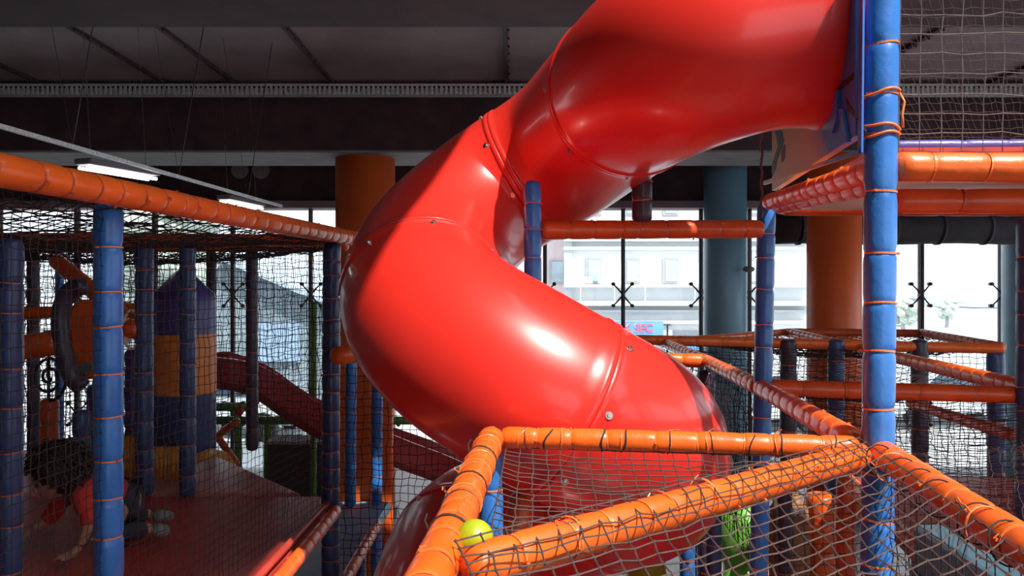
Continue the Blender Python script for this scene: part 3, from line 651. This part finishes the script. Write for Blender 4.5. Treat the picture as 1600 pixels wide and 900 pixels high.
rail(P(-60, 372, 4.6), P(530, 376, 4.62), .036, ORANGE_D, 'dark padded rail crossing the middle top of the left cage', 'R', .25)
rail(P(60, 384, 6.8), P(165, 376, 5.2), .045, ORANGE, 'short bright orange padded rail slanting at the cage top', 'R', .2)
net('safety_net', 'fine dark side net between the blue post and shade-darkened post', Vector((-1.315, 2.6, zc-.03)), Vector((LN.x, 4.35, zc-.03)), Vector((LN.x, 4.35, zk+.02)), Vector((-1.315, 2.6, zk+.02)), .038, .0014, NETM, jit=.05)
net('safety_net', 'fine dark side net left of the nearest blue post', Vector((-1.35, 1.25, zc-.03)), Vector((-1.32, 2.5, zc-.03)), Vector((-1.32, 2.5, zk+.02)), Vector((-1.35, 1.25, zk+.02)), .038, .0014, NETM, jit=.05)
net('safety_net', 'dark roof net over the left cage', Vector((-1.34, 1.25, zc-.02)), Vector((LN.x, 4.6, zc-.02)), Vector((-3.9, 4.6, zc-.02)), Vector((-3.9, 1.25, zc-.02)), .05, .0022, NETM, sag=(0, 0, -.05), jit=.06)
net('safety_net', 'dark roof net over the back bay of the left cage', Vector((-3.9, 4.65, zc)), Vector((-1.3, 4.65, zc)), Vector((-1.35, 5.9, zc)), Vector((-3.9, 5.95, zc)), .05, .003, NETM, sag=(0, 0, -.06), jit=.1)
net('safety_net', 'dark net wall at the back of the left cage', P(-40, 392, 6.05), P(520, 390, 5.95), P(520, 700, 5.95), P(-40, 700, 6.05), .052, .0028, NETM, jit=.1)
net('safety_net', 'dark net wall farthest left behind the curved bumper', P(-60, 392, 7.4), P(250, 392, 7.4), P(250, 660, 7.4), P(-60, 660, 7.4), .05, .004, NETM, jit=.12)
net('safety_net', 'dark net wall between the shade-darkened post and the slide', P(530, 575, 4.5), P(740, 575, 4.9), P(720, 910, 4.9), P(524, 905, 4.5), .05, .0022, NETM, jit=.08)
rail(P(519, 556, 4.25), P(572, 552, 4.42), .05, ORANGE, 'stubby orange padded rail between shade-darkened post and slide', gap=.1)
post(549, 545, 547, 5.7, .042, BLUE, 'blue padded post before the orange column, left one', 'R', .12, z1=H-1.63)
post(589, 545, 588, 5.9, .042, BLUE, 'blue padded post before the orange column, right one', 'R', .12, z1=0)
# decks on the left
ld = empty('play_deck', (-2.3, 3, zk-.1)); tag(ld, 'red matted play deck on the left where the child crawls', 'platform')
child(MB().prism([(-1.05, 2.95, zk-.09), (-1.05, 4.62, zk-.09), (-4.2, 4.62, zk-.09), (-4.2, 2.95, zk-.09)][::-1], (0, 0, .09)), 'mat', GLARE_MAT if False else RED_MAT, ld, bevel=.02)
child(MB().prism([(-1.07, .9, zk-.08), (-1.07, 2.94, zk-.08), (-4.2, 3.7, zk-.08), (-4.2, .9, zk-.08)][::-1], (0, 0, .115)), 'raised_mat', RED_MAT, ld, bevel=.02)
child(MB().prism([P(470, 0, 4.64)*1, P(322, 0, 6.05)*1, P(-60, 0, 6.05)*1, P(-60, 0, 4.64)*1], (0, 0, 0)) if False else MB().prism([(P(472, 0, 4.64).x, 4.64, zk-.09), (P(318, 0, 5.9).x, 5.9, zk-.09), (-4.2, 5.9, zk-.09), (-4.2, 4.64, zk-.09)][::-1], (0, 0, .10)), 'back_mat', GLARE_MAT, ld, bevel=.02)
for (x, y) in ((-1.15, 1.2), (-4.0, 1.2), (-4.0, 5.7), (-1.4, 4.5), (-2.5, 5.6)): child(MB().tube([(x, y, 0), (x, y, zk-.09)], .045, 14), 'leg', NAVY_SHADE, ld, smooth=True)
ym = MB()
A = P(238, 745, 4.95); B = P(288, 745, 4.95)
for k in range(9): ym.tube([A.lerp(B, k/8)+Vector((0, .02, -.02)), A.lerp(B, k/8)+Vector((0, 0.02, .19))], .02, 10)
tag(ym.build('ribbed_pad', YEL, loc=Vector(((A.x+B.x)/2, A.y, zk+.01)), smooth=True), 'yellow orange ribbed upright pad below the punching bag', 'pad')
ym = MB()
A = P(190, 760, 4.9); B = P(212, 760, 4.9)
for k in range(5): ym.tube([A.lerp(B, k/4)+Vector((0, 0, -.02)), A.lerp(B, k/4)+Vector((0, 0, .32))], .02, 10)
tag(ym.build('ribbed_pad', YEL, loc=Vector(((A.x+B.x)/2, A.y, zk+.01)), smooth=True), 'yellow orange ribbed upright pad beside the child, left of bag', 'pad')
wg = MB(); w0 = P(330, 712, 5.75); wg.prism([P(295, 770, 5.2), P(360, 735, 5.6), P(345, 712, 5.7), P(295, 700, 5.6)], (0, .15, -.0))
tag(wg.build('foam_wedge', YEL, loc=P(320, 770, 5.3), bevel=.02), 'pale orange foam wedge on the deck right of the bag', 'foam wedge')
rail(Vector((-1.0, 2.2, zk+.0)), P(526, 797, 4.33), .034, ORANGE, 'glossy orange padded rail edging the left play deck', gap=.12)
rail(Vector((-1.085, 2.2, zk+.035)), P(515, 782, 4.42), .018, RED_MAT, 'thin red padded strip inside the deck edge rail', 'R', .2)
bd = MB(); zb = H-1.66
bdk = empty('blue_deck', (-1.3, 4.7, zb-.08)); tag(bdk, 'pale blue matted step lower than the left play deck', 'platform')
child(MB().prism([(-.98, 3.6, zb-.08), (-.94, 5.98, zb-.08), (-2.0, 5.98, zb-.08), (-2.0, 3.6, zb-.08)][::-1], (0, 0, .08)), 'mat', BLUE_MAT, bdk, bevel=.015)
for (x, y) in ((-1.05, 3.8), (-1.05, 5.3), (-1.9, 5.3)): child(MB().tube([(x, y, 0), (x, y, zb-.08)], .04, 12), 'leg', NAVY_SHADE, bdk, smooth=True)
rail(Vector((-.93, 3.5, zb+.03)), P(591, 818, 5.3), .034, ORANGE, 'orange padded rail edging the pale blue step', gap=.12)
# orange padded uprights behind the two blue posts
for (p0, p1, py, d, z1, lab) in ((529, 582, 566, 6.08, zb-.05, 'wide orange padded upright board behind the two blue posts'), (594, 614, 590, 6.12, 0, 'narrow tall orange padded upright board next to the red coil')):
    x0, x1 = xx(p0, d), xx(p1, d); z1 = 0; zt2 = Z0(py, d); mb = MB(); rr = .028; nn_ = max(2, round((x1-x0)/.05))
    mb.box(((x0+x1)/2, d, (z1+zt2)/2), (x1-x0, .06, zt2-z1)); o = mb.build('padded_board', ORANGE, loc=((x0+x1)/2, d, z1), bevel=.02); tag(o, lab, 'padded board')
    sm_ = MB()
    for k in range(1, 6): sm_.box(((x0+x1)/2, d-.03, z1+(zt2-z1)*k/6), (x1-x0-.01, .006, .008))
    child(sm_, 'seam', ORANGE_D, o)
# punching bag
bx0 = P(287, 0, 5.3).x; Z_ = lambda py, d: H-(py-450)/F*d
pbg = empty('punching_bag', (bx0, 5.3, Z_(704, 5.3))); tag(pbg, 'wide hanging navy punching bag with an orange middle band', 'punching bag')
def lathe(prof, cx, cy, n=40):
    mb = MB(); vs = []
    for r, z in prof:
        for k in range(n): vs.append((cx+r*math.cos(2*math.pi*k/n), cy+r*math.sin(2*math.pi*k/n), z))
    m = len(prof); return mb.add(vs, [(i*n+k, i*n+(k+1) % n, (i+1)*n+(k+1) % n, (i+1)*n+k) for i in range(m-1) for k in range(n)])
R_ = .21
child(lathe([(.004, Z_(418, 5.3)), (.05, Z_(424, 5.3)), (.14, Z_(446, 5.3)), (.2, Z_(458, 5.3)), (R_, Z_(466, 5.3)), (R_, Z_(521, 5.3))], bx0, 5.3), 'upper_sleeve', PURPLE, pbg, smooth=True)
child(lathe([(R_+.003, Z_(521, 5.3)), (R_+.004, Z_(570, 5.3)), (R_+.003, Z_(613, 5.3))], bx0, 5.3), 'orange_band', mat('bright band vinyl', (.78, .22, .03), .4, .1, 5, .3, 20), pbg, smooth=True)
child(lathe([(R_, Z_(613, 5.3)), (R_, Z_(690, 5.3)), (.19, Z_(700, 5.3)), (.12, Z_(706, 5.3)), (.004, Z_(708, 5.3))], bx0, 5.3), 'lower_sleeve', NAVY_SHADE, pbg, smooth=True)
child(MB().tube([(bx0, 5.3, Z_(420, 5.3)), (bx0, 5.3, zc)], .012, 8), 'strap', BLACK, pbg)
# curved dark bumper, red-brown drum, orange roll, spiral wheel
pts = [P(x, y, 4.3) for x, y in ((132, 448), (112, 452), (99, 472), (94, 500), (97, 535), (104, 565), (113, 590), (128, 605))]
tag(MB().tube(catmull(pts, 5), .048, 16).build('curved_bumper', PLUM_SHADE, loc=P(110, 600, 4.3), smooth=True), 'dark C-shaped padded bumper at far left', 'bumper')
dr = empty('play_drum', P(145, 594, 4.45)); tag(dr, 'round-edged brick-orange play panel behind the nearest blue post', 'play panel')
child(MB().prism([P(x, y, 4.4) for x, y in ((105, 500), (108, 480), (120, 468), (165, 468), (175, 480), (172, 560), (160, 592), (125, 594), (112, 570))][::-1], (0, .1, 0)), 'board', ORANGE_D, dr, bevel=.02)
child(MB().tube([P(133, 575, 4.38), P(133, 575, 4.36)], .035, 16), 'knob', BLACK, dr)
rail(P(15, 545, 4.36), P(98, 533, 4.32), .07, ORANGE_D, 'fat orange roller at far left beside the curved bumper', 'R', .2)
rail(P(30, 490, 5.84), P(220, 482, 5.84), .045, ORANGE, 'orange padded rail crossing behind the play panel', 'R', .25)
rail(P(85, 405, 5.0), P(224, 520, 4.64), .05, ORANGE_D, 'dull orange roll sloping down behind the blue post', 'R', .2)
rail(P(195, 512, 4.62), P(222, 516, 4.62), .06, ORANGE_D, 'short orange roll with a white hoop beside the blue post', 'R', .2)
hp = [P(206+14*math.cos(a), 515+30*math.sin(a), 4.6) for a in np.linspace(0, 2*math.pi, 30, endpoint=False)]
ho = empty('toy_hoop', P(206, 545, 4.6)); tag(ho, 'small oval hoop with a white plate beside the blue post', 'hoop')
child(MB().tube(hp, .009, 8, closed=True), 'hoop', WOOD, ho, smooth=True)
child(MB().prism([P(x, y, 4.6) for x, y in ((193, 500), (199, 497), (204, 515), (202, 535), (196, 537))], (0, .02, 0)), 'plate', WHITE_R, ho)
sp = [P(76+(3+a*1.9)*math.cos(a), 590+(3+a*2.4)*math.sin(a), 4.34) for a in np.linspace(0, 14.14, 90)]+[P(76, 548, 4.34)]
tag(MB().tube(sp, .009, 6).build('spiral_toy', BLACK, loc=P(76, 622, 4.34), smooth=True), 'black spiral toy seen under the orange roller', 'toy')
for (px, py0, py1, d, m, lab) in ((78, 622, 728, 5.4, ORANGE_D, 'low orange upright roll left of the child head'), (150, 600, 733, 5.3, PURPLE, 'purple upright roll behind the nearest blue post'), (210, 545, 738, 5.2, PURPLE, 'purple upright pad left of the punching bag')):
    pad('padded_roll', lab, 'padded roll', P(px, py1, d), P(px, py0, d), .06, m, 'R', .14)
# open red wave chute
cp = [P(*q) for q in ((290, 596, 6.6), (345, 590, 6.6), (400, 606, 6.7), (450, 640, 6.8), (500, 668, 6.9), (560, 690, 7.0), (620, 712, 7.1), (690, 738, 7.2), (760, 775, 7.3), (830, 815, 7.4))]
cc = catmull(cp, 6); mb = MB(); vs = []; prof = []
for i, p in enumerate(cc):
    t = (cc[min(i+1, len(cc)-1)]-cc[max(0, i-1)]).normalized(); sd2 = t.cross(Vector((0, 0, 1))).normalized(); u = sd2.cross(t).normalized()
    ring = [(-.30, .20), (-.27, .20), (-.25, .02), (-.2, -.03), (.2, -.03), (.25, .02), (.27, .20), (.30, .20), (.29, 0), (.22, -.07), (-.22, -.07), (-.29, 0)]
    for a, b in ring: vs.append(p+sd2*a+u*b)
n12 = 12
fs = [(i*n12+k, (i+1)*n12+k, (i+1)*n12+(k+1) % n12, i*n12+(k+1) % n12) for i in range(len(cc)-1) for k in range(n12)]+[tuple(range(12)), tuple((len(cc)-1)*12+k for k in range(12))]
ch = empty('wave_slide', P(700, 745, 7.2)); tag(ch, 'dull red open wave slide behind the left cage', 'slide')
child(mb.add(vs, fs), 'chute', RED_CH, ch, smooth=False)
for px, d in ((330, 6.6), (520, 6.95), (740, 7.3)):
    x = xx(px, d); q = min(cc, key=lambda c: abs(c.x-x)); child(MB().tube([(q.x, q.y, 0), (q.x, q.y, q.z-.06)], .04, 12), 'leg', GREEN, ch, smooth=True)
# green railing
gr = empty('green_railing', (xx(450, 9.2), 9.2, 0)); tag(gr, 'green pipe railing behind the red wave slide', 'railing')
for (a, b) in (((325, 657), (720, 657)), ((325, 636), (400, 636))): child(MB().tube([P(*a, 9.2), P(*b, 9.2)], .05, 12), 'rail', GREEN, gr, smooth=True)
for px, py in ((418, 657), (372, 640), (690, 657)): child(MB().tube([(xx(px, 9.2), 9.2, 0), P(px, py, 9.2)], .045, 12), 'upright', GREEN, gr, smooth=True)
q = MB().tube([(xx(490, 7.8), 7.8, 0), P(490, 472, 7.8)], .032, 12); tag(q.build('green_pole', GREEN, loc=(xx(490, 7.8), 7.8, 0), smooth=True), 'tall thin green pole left of the shade-darkened corner post', 'pole')
q = empty('dark_cabinet', (xx(460, 8.6), 8.6, 0)); tag(q, 'dark brown cabinet standing behind the green railing', 'cabinet')
zcab = Z_(694, 8.6); child(MB().box((xx(460, 8.6), 8.8, zcab/2), (.62, .4, zcab)), 'body', mat('dark brown laminate', (.05, .035, .03), .6, .1), q, bevel=.01)
child(MB().box((xx(460, 8.6), 8.8, zcab+.012), (.66, .44, .024)), 'top', BEAM_L, q)
rail(P(338, 682, 7.6), P(374, 655, 7.6), .035, ORANGE, 'upward slanting thin orange rail by the bag', 'R', .2)
rail(P(338, 680, 7.7), P(372, 728, 7.7), .035, ORANGE_D, 'downward slanting thin dark orange rail by the bag', 'R', .2)
q = MB().ball(P(374, 642, 7.6), .045, 16, 10); tag(q.build('red_knob', SHIRT, loc=P(374, 648, 7.6), smooth=True), 'small red knob ball on top of the slanting rail', 'knob')

# ================================================ LOWER LEVEL BITS seen through the front nets
ta = empty('tan_ramp', (xx(1240, 6.2), 6.2, 0)); tag(ta, 'tan padded ramp far below the front net', 'ramp')
child(MB().prism([(xx(1120, 6), 6.0, 0), (xx(1290, 6), 6.0, 0), (xx(1290, 6), 6.0, .95), (xx(1215, 6), 6.0, 1.25), (xx(1120, 6), 6.0, .8)], (0, 1.2, 0)), 'foam_body', WOOD, ta, bevel=.03)
child(MB().box((xx(1235, 6), 5.97, .75), (.05, .06, 1.2)), 'seam_strip', YEL, ta)
def upright(px, py0, d, r, m, lab):
    pad('padded_roll', lab, 'padded roll', Vector((xx(px, d), d, 0)), P(px, py0, d), r, m, 'R', .2)
upright(1282, 770, 5.2, .10, ORANGE, 'thick orange roll standing low behind the front net')
upright(1322, 745, 4.6, .055, ORANGE_D, 'slim orange roll standing low left of the tall post')
upright(1115, 745, 4.9, .05, NAVY_SHADE, 'navy roll standing low right of the red coil')
upright(1075, 790, 5.4, .06, BLUE, 'blue roll standing low under the diagonal rail')
upright(1226, 760, 4.9, .045, PLUM_SHADE, 'plum roll standing low behind the diagonal rail')
pad('padded_roll', 'short orange roll inside the triangle net by the red coil', 'padded roll', P(795, 905, 2.9), P(815, 770, 3.0), .048, ORANGE_D, 'R', .16)
pad('padded_post', 'blue padded post under the front left rail corner', 'post', Vector((xx(768, 2.7), 2.66, 0)), Vector((xx(768, 2.7), 2.66, H-.56)), .042, BLUE, 'O', .14)
gb = MB().ball(P(1160, 835, 5.6), .22, 20, 14, (1, 1, 1.25)); o = gb.build('green_skittle', GREENV, loc=P(1160, 880, 5.6), smooth=True); tag(o, 'round green padded bolster below the diagonal rail', 'bolster')
child(MB().tube([P(1160, 858, 5.6), Vector((xx(1160, 5.6), 5.6, 0))], .14, 16), 'stem', GREENV, o, smooth=True)
yo = empty('yellow_rocker', (xx(1010, 7), 7, 0)); tag(yo, 'yellow plastic play barrel far below the front net', 'play barrel')
child(lathe([(.13, 0), (.17, .1), (.19, .45), (.17, .75), (.10, .86), (.05, .9), (.004, .9)], xx(1010, 7), 7.0), 'barrel', YELV, yo, smooth=True)
child(lathe([(.19, .42), (.205, .46), (.19, .50)], xx(1010, 7), 7.0), 'hoop', ORANGE_D, yo, smooth=True)
wo_ = empty('plush_toy', (xx(1246, 4.9), 5.0, 0)); tag(wo_, 'white and brown padded figure post with round eyes below net', 'play figure')
child(lathe([(.08, 0), (.10, .8), (.13, 1.4), (.12, 1.75), (.06, 1.85), (.003, 1.87)], xx(1246, 4.9), 5.05), 'body', mat('brown plush', (.30, .14, .07), .9, .2, 20), wo_, smooth=True)
for px in (1240, 1252): child(MB().ball(P(px, 800, 4.92), .026, 14, 10), 'eye', WHITE_R, wo_, smooth=True)
bk = MB().tube([Vector((xx(1040, 6), 6.0, 0)), P(1040, 800, 6.0)], .05, 14)

# ================================================ CHILD crawling on the left deck
def skin(name, verts, edges, radii, m, parent, root=0, lvl=2):
    me = bpy.data.meshes.new(name); o0 = Vector(ORG[parent.name]); me.from_pydata([tuple(Vector(v)-o0) for v in verts], edges, []); me.materials.append(m)
    o = bpy.data.objects.new(name, me); COL.objects.link(o); o.parent = parent; ORG[o.name] = tuple(o0)
    md = o.modifiers.new('skin', 'SKIN'); md.use_smooth_shade = True
    for i, r in enumerate(radii):
        sv = me.skin_vertices[0].data[i]; sv.radius = (r, r) if not hasattr(r, '__len__') else r
        sv.use_root = (i == root)
    s = o.modifiers.new('sub', 'SUBSURF'); s.levels = lvl; s.render_levels = lvl
    return o
dz_ = zk+.035
pel = P(200, 778, 3.78); che = P(136, 762, 3.62); nek = P(112, 748, 3.56); hd = P(84, 745, 3.50)
shL = P(126, 770, 3.48); elL = P(142, 815, 3.42); haL = Vector((P(118, 0, 3.42).x, 3.42, dz_+.02))
shR = P(112, 762, 3.72); elR = P(75, 812, 3.74); haR = Vector((P(40, 0, 3.66).x, 3.66, dz_+.015))
knL = Vector((P(168, 0, 3.62).x, 3.60, dz_+.05)); anL = Vector((P(238, 0, 3.72).x, 3.74, dz_+.05)); toL = Vector((P(252, 0, 3.76).x, 3.78, dz_+.02))
knR = Vector((P(178, 0, 3.9).x, 3.88, dz_+.05)); anR = Vector((P(240, 0, 4.0).x, 4.0, dz_+.04)); toR = Vector((P(258, 0, 4.0).x, 4.03, dz_+.02))
kid = empty('person', (pel.x, pel.y, dz_)); tag(kid, 'curly-haired child in a red top crawling on the left deck', 'person')
hipL = pel+Vector((0, -.07, -.02)); hipR = pel+Vector((0, .07, -.02))
V = [pel, pel.lerp(che, .5), che, nek, hd+Vector((.03, .01, -.02)), shL, elL, haL+Vector((.02, 0, .05)), shR, elR, haR+Vector((.03, 0, .05)), hipL, knL, anL, hipR, knR, anR]
E_ = [(0, 1), (1, 2), (2, 3), (3, 4), (2, 5), (5, 6), (6, 7), (2, 8), (8, 9), (9, 10), (0, 11), (11, 12), (12, 13), (0, 14), (14, 15), (15, 16)]
body = skin('body', V, E_, [.085, .08, .085, .038, .05, .038, .028, .02, .038, .028, .02, .062, .045, .028, .062, .045, .028], SKIN, kid)
# fingers of both hands
for ha, dx in ((haL, -1), (haR, -1)):
    w0 = ha+Vector((.02, 0, .045)); palm = ha+Vector((-.02, 0, .0))
    Vv = [w0, palm.lerp(w0, .35), palm+Vector((-.012, 0, 0))]; Ee = [(0, 1), (1, 2)]; Rr = [.018, .020, .022]
    for k, (oy, L_) in enumerate(((-.026, .038), (-.009, .046), (.008, .044), (.024, .034))):
        k0 = len(Vv); Vv += [palm+Vector((-.02, oy, 0)), palm+Vector((-.02-L_*.5, oy*1.2, .006)), palm+Vector((-.02-L_, oy*1.35, -.006))]; Ee += [(2, k0), (k0, k0+1), (k0+1, k0+2)]; Rr += [.008, .0075, .006]
    k0 = len(Vv); Vv += [palm+Vector((.005, -.028, 0)), palm+Vector((-.02, -.046, -.002))]; Ee += [(1, k0), (k0, k0+1)]; Rr += [.008, .0065]
    child(MB(), 'hand', SKIN, kid) if False else skin('hand', Vv, Ee, Rr, SKIN, kid, lvl=1)
# head with face, looking left-down and a little to the camera
face = Vector((-.62, -.62, -.35)).normalized(); fr = face.to_track_quat('Y', 'Z').to_matrix()
def HP(x, y, z): return hd+fr @ Vector((x, y, z))
hb = MB()
def headfn(v):
    y = v.y; z = v.z
    if z < 0: v = Vector((v.x*(1+z*2.2), v.y*(1+z*1.0), v.z*1.08))
    return v
vv = MB().ball((0, 0, 0), .085, 28, 20, (.86, 1.0, 1.12), headfn); hb.add([HP(*q) for q in vv.v], vv.f)
nn = MB().ball((0, .083, -.015), .013, 10, 8, (.8, 1.1, 1.3)); hb.add([HP(*q) for q in nn.v], nn.f)
for s_ in (-1, 1): nn = MB().ball((s_*.074, -.005, -.01), .018, 10, 8, (.4, .8, 1.2)); hb.add([HP(*q) for q in nn.v], nn.f)
child(hb, 'head', SKIN, kid, smooth=True)
for s_ in (-1, 1):
    nn = MB().ball((s_*.03, .074, .008), .0095, 12, 8); q = MB(); q.add([HP(*v) for v in nn.v], nn.f); child(q, 'eye', BLACK, kid, smooth=True)
nn = MB().ball((0, .072, -.048), .012, 12, 8, (1.7, .6, .5)); q = MB(); q.add([HP(*v) for v in nn.v], nn.f); child(q, 'mouth', mat('lips', (.35, .10, .09), .5), kid, smooth=True)
hr = MB(); nn = MB().ball((0, -.03, .03), .112, 36, 24, (1, .95, 1), lambda v: v*(1+.16*noise.noise(v*38)+.1*noise.noise(v*80))); hr.add([HP(*v) for v in nn.v], nn.f)
for k in range(420):
    v = Vector((random.gauss(0, 1), random.gauss(0, 1), random.gauss(0, 1))).normalized()
    if v.y > .35 and v.z < .35: continue
    if v.z < -.75: continue
    b0 = Vector((0, -.03, .03))+v*.105; pts = []; s1 = v.orthogonal().normalized(); s2 = v.cross(s1); ph = random.uniform(0, 6.3); Lc = random.uniform(.025, .07)
    for j in range(9):
        a = ph+j*1.25; pts.append(HP(*(b0+v*Lc*j/8+(s1*math.cos(a)+s2*math.sin(a))*.010+Vector((0, 0, -.03*(j/8)**2)))))
    hr.tube(pts, .0042, 4)
child(hr, 'hair', HAIR, kid, smooth=True)
skin('shirt', [pel.lerp(che, .08), pel.lerp(che, .5), che, nek.lerp(che, .35), shL, elL.lerp(shL, .1), elL.lerp(haL, .15), shR, elR.lerp(shR, .1), elR.lerp(haR, .15)], [(0, 1), (1, 2), (2, 3), (2, 4), (4, 5), (5, 6), (2, 7), (7, 8), (8, 9)], [.102, .095, .10, .055, .052, .042, .036, .052, .042, .036], SHIRT, kid)
skin('leggings', [pel.lerp(che, .12), pel, hipL, knL, anL.lerp(knL, .08), hipR, knR, anR.lerp(knR, .08)], [(0, 1), (1, 2), (2, 3), (3, 4), (1, 5), (5, 6), (6, 7)], [.104, .108, .084, .062, .042, .084, .062, .042], PANTS, kid)
for an, to in ((anL, toL), (anR, toR)): skin('shoe', [an+Vector((-.01, 0, 0)), an.lerp(to, .5)+Vector((.01, 0, -.01)), to+Vector((.04, 0, 0))], [(0, 1), (1, 2)], [.036, .036, .026], SHOE, kid)
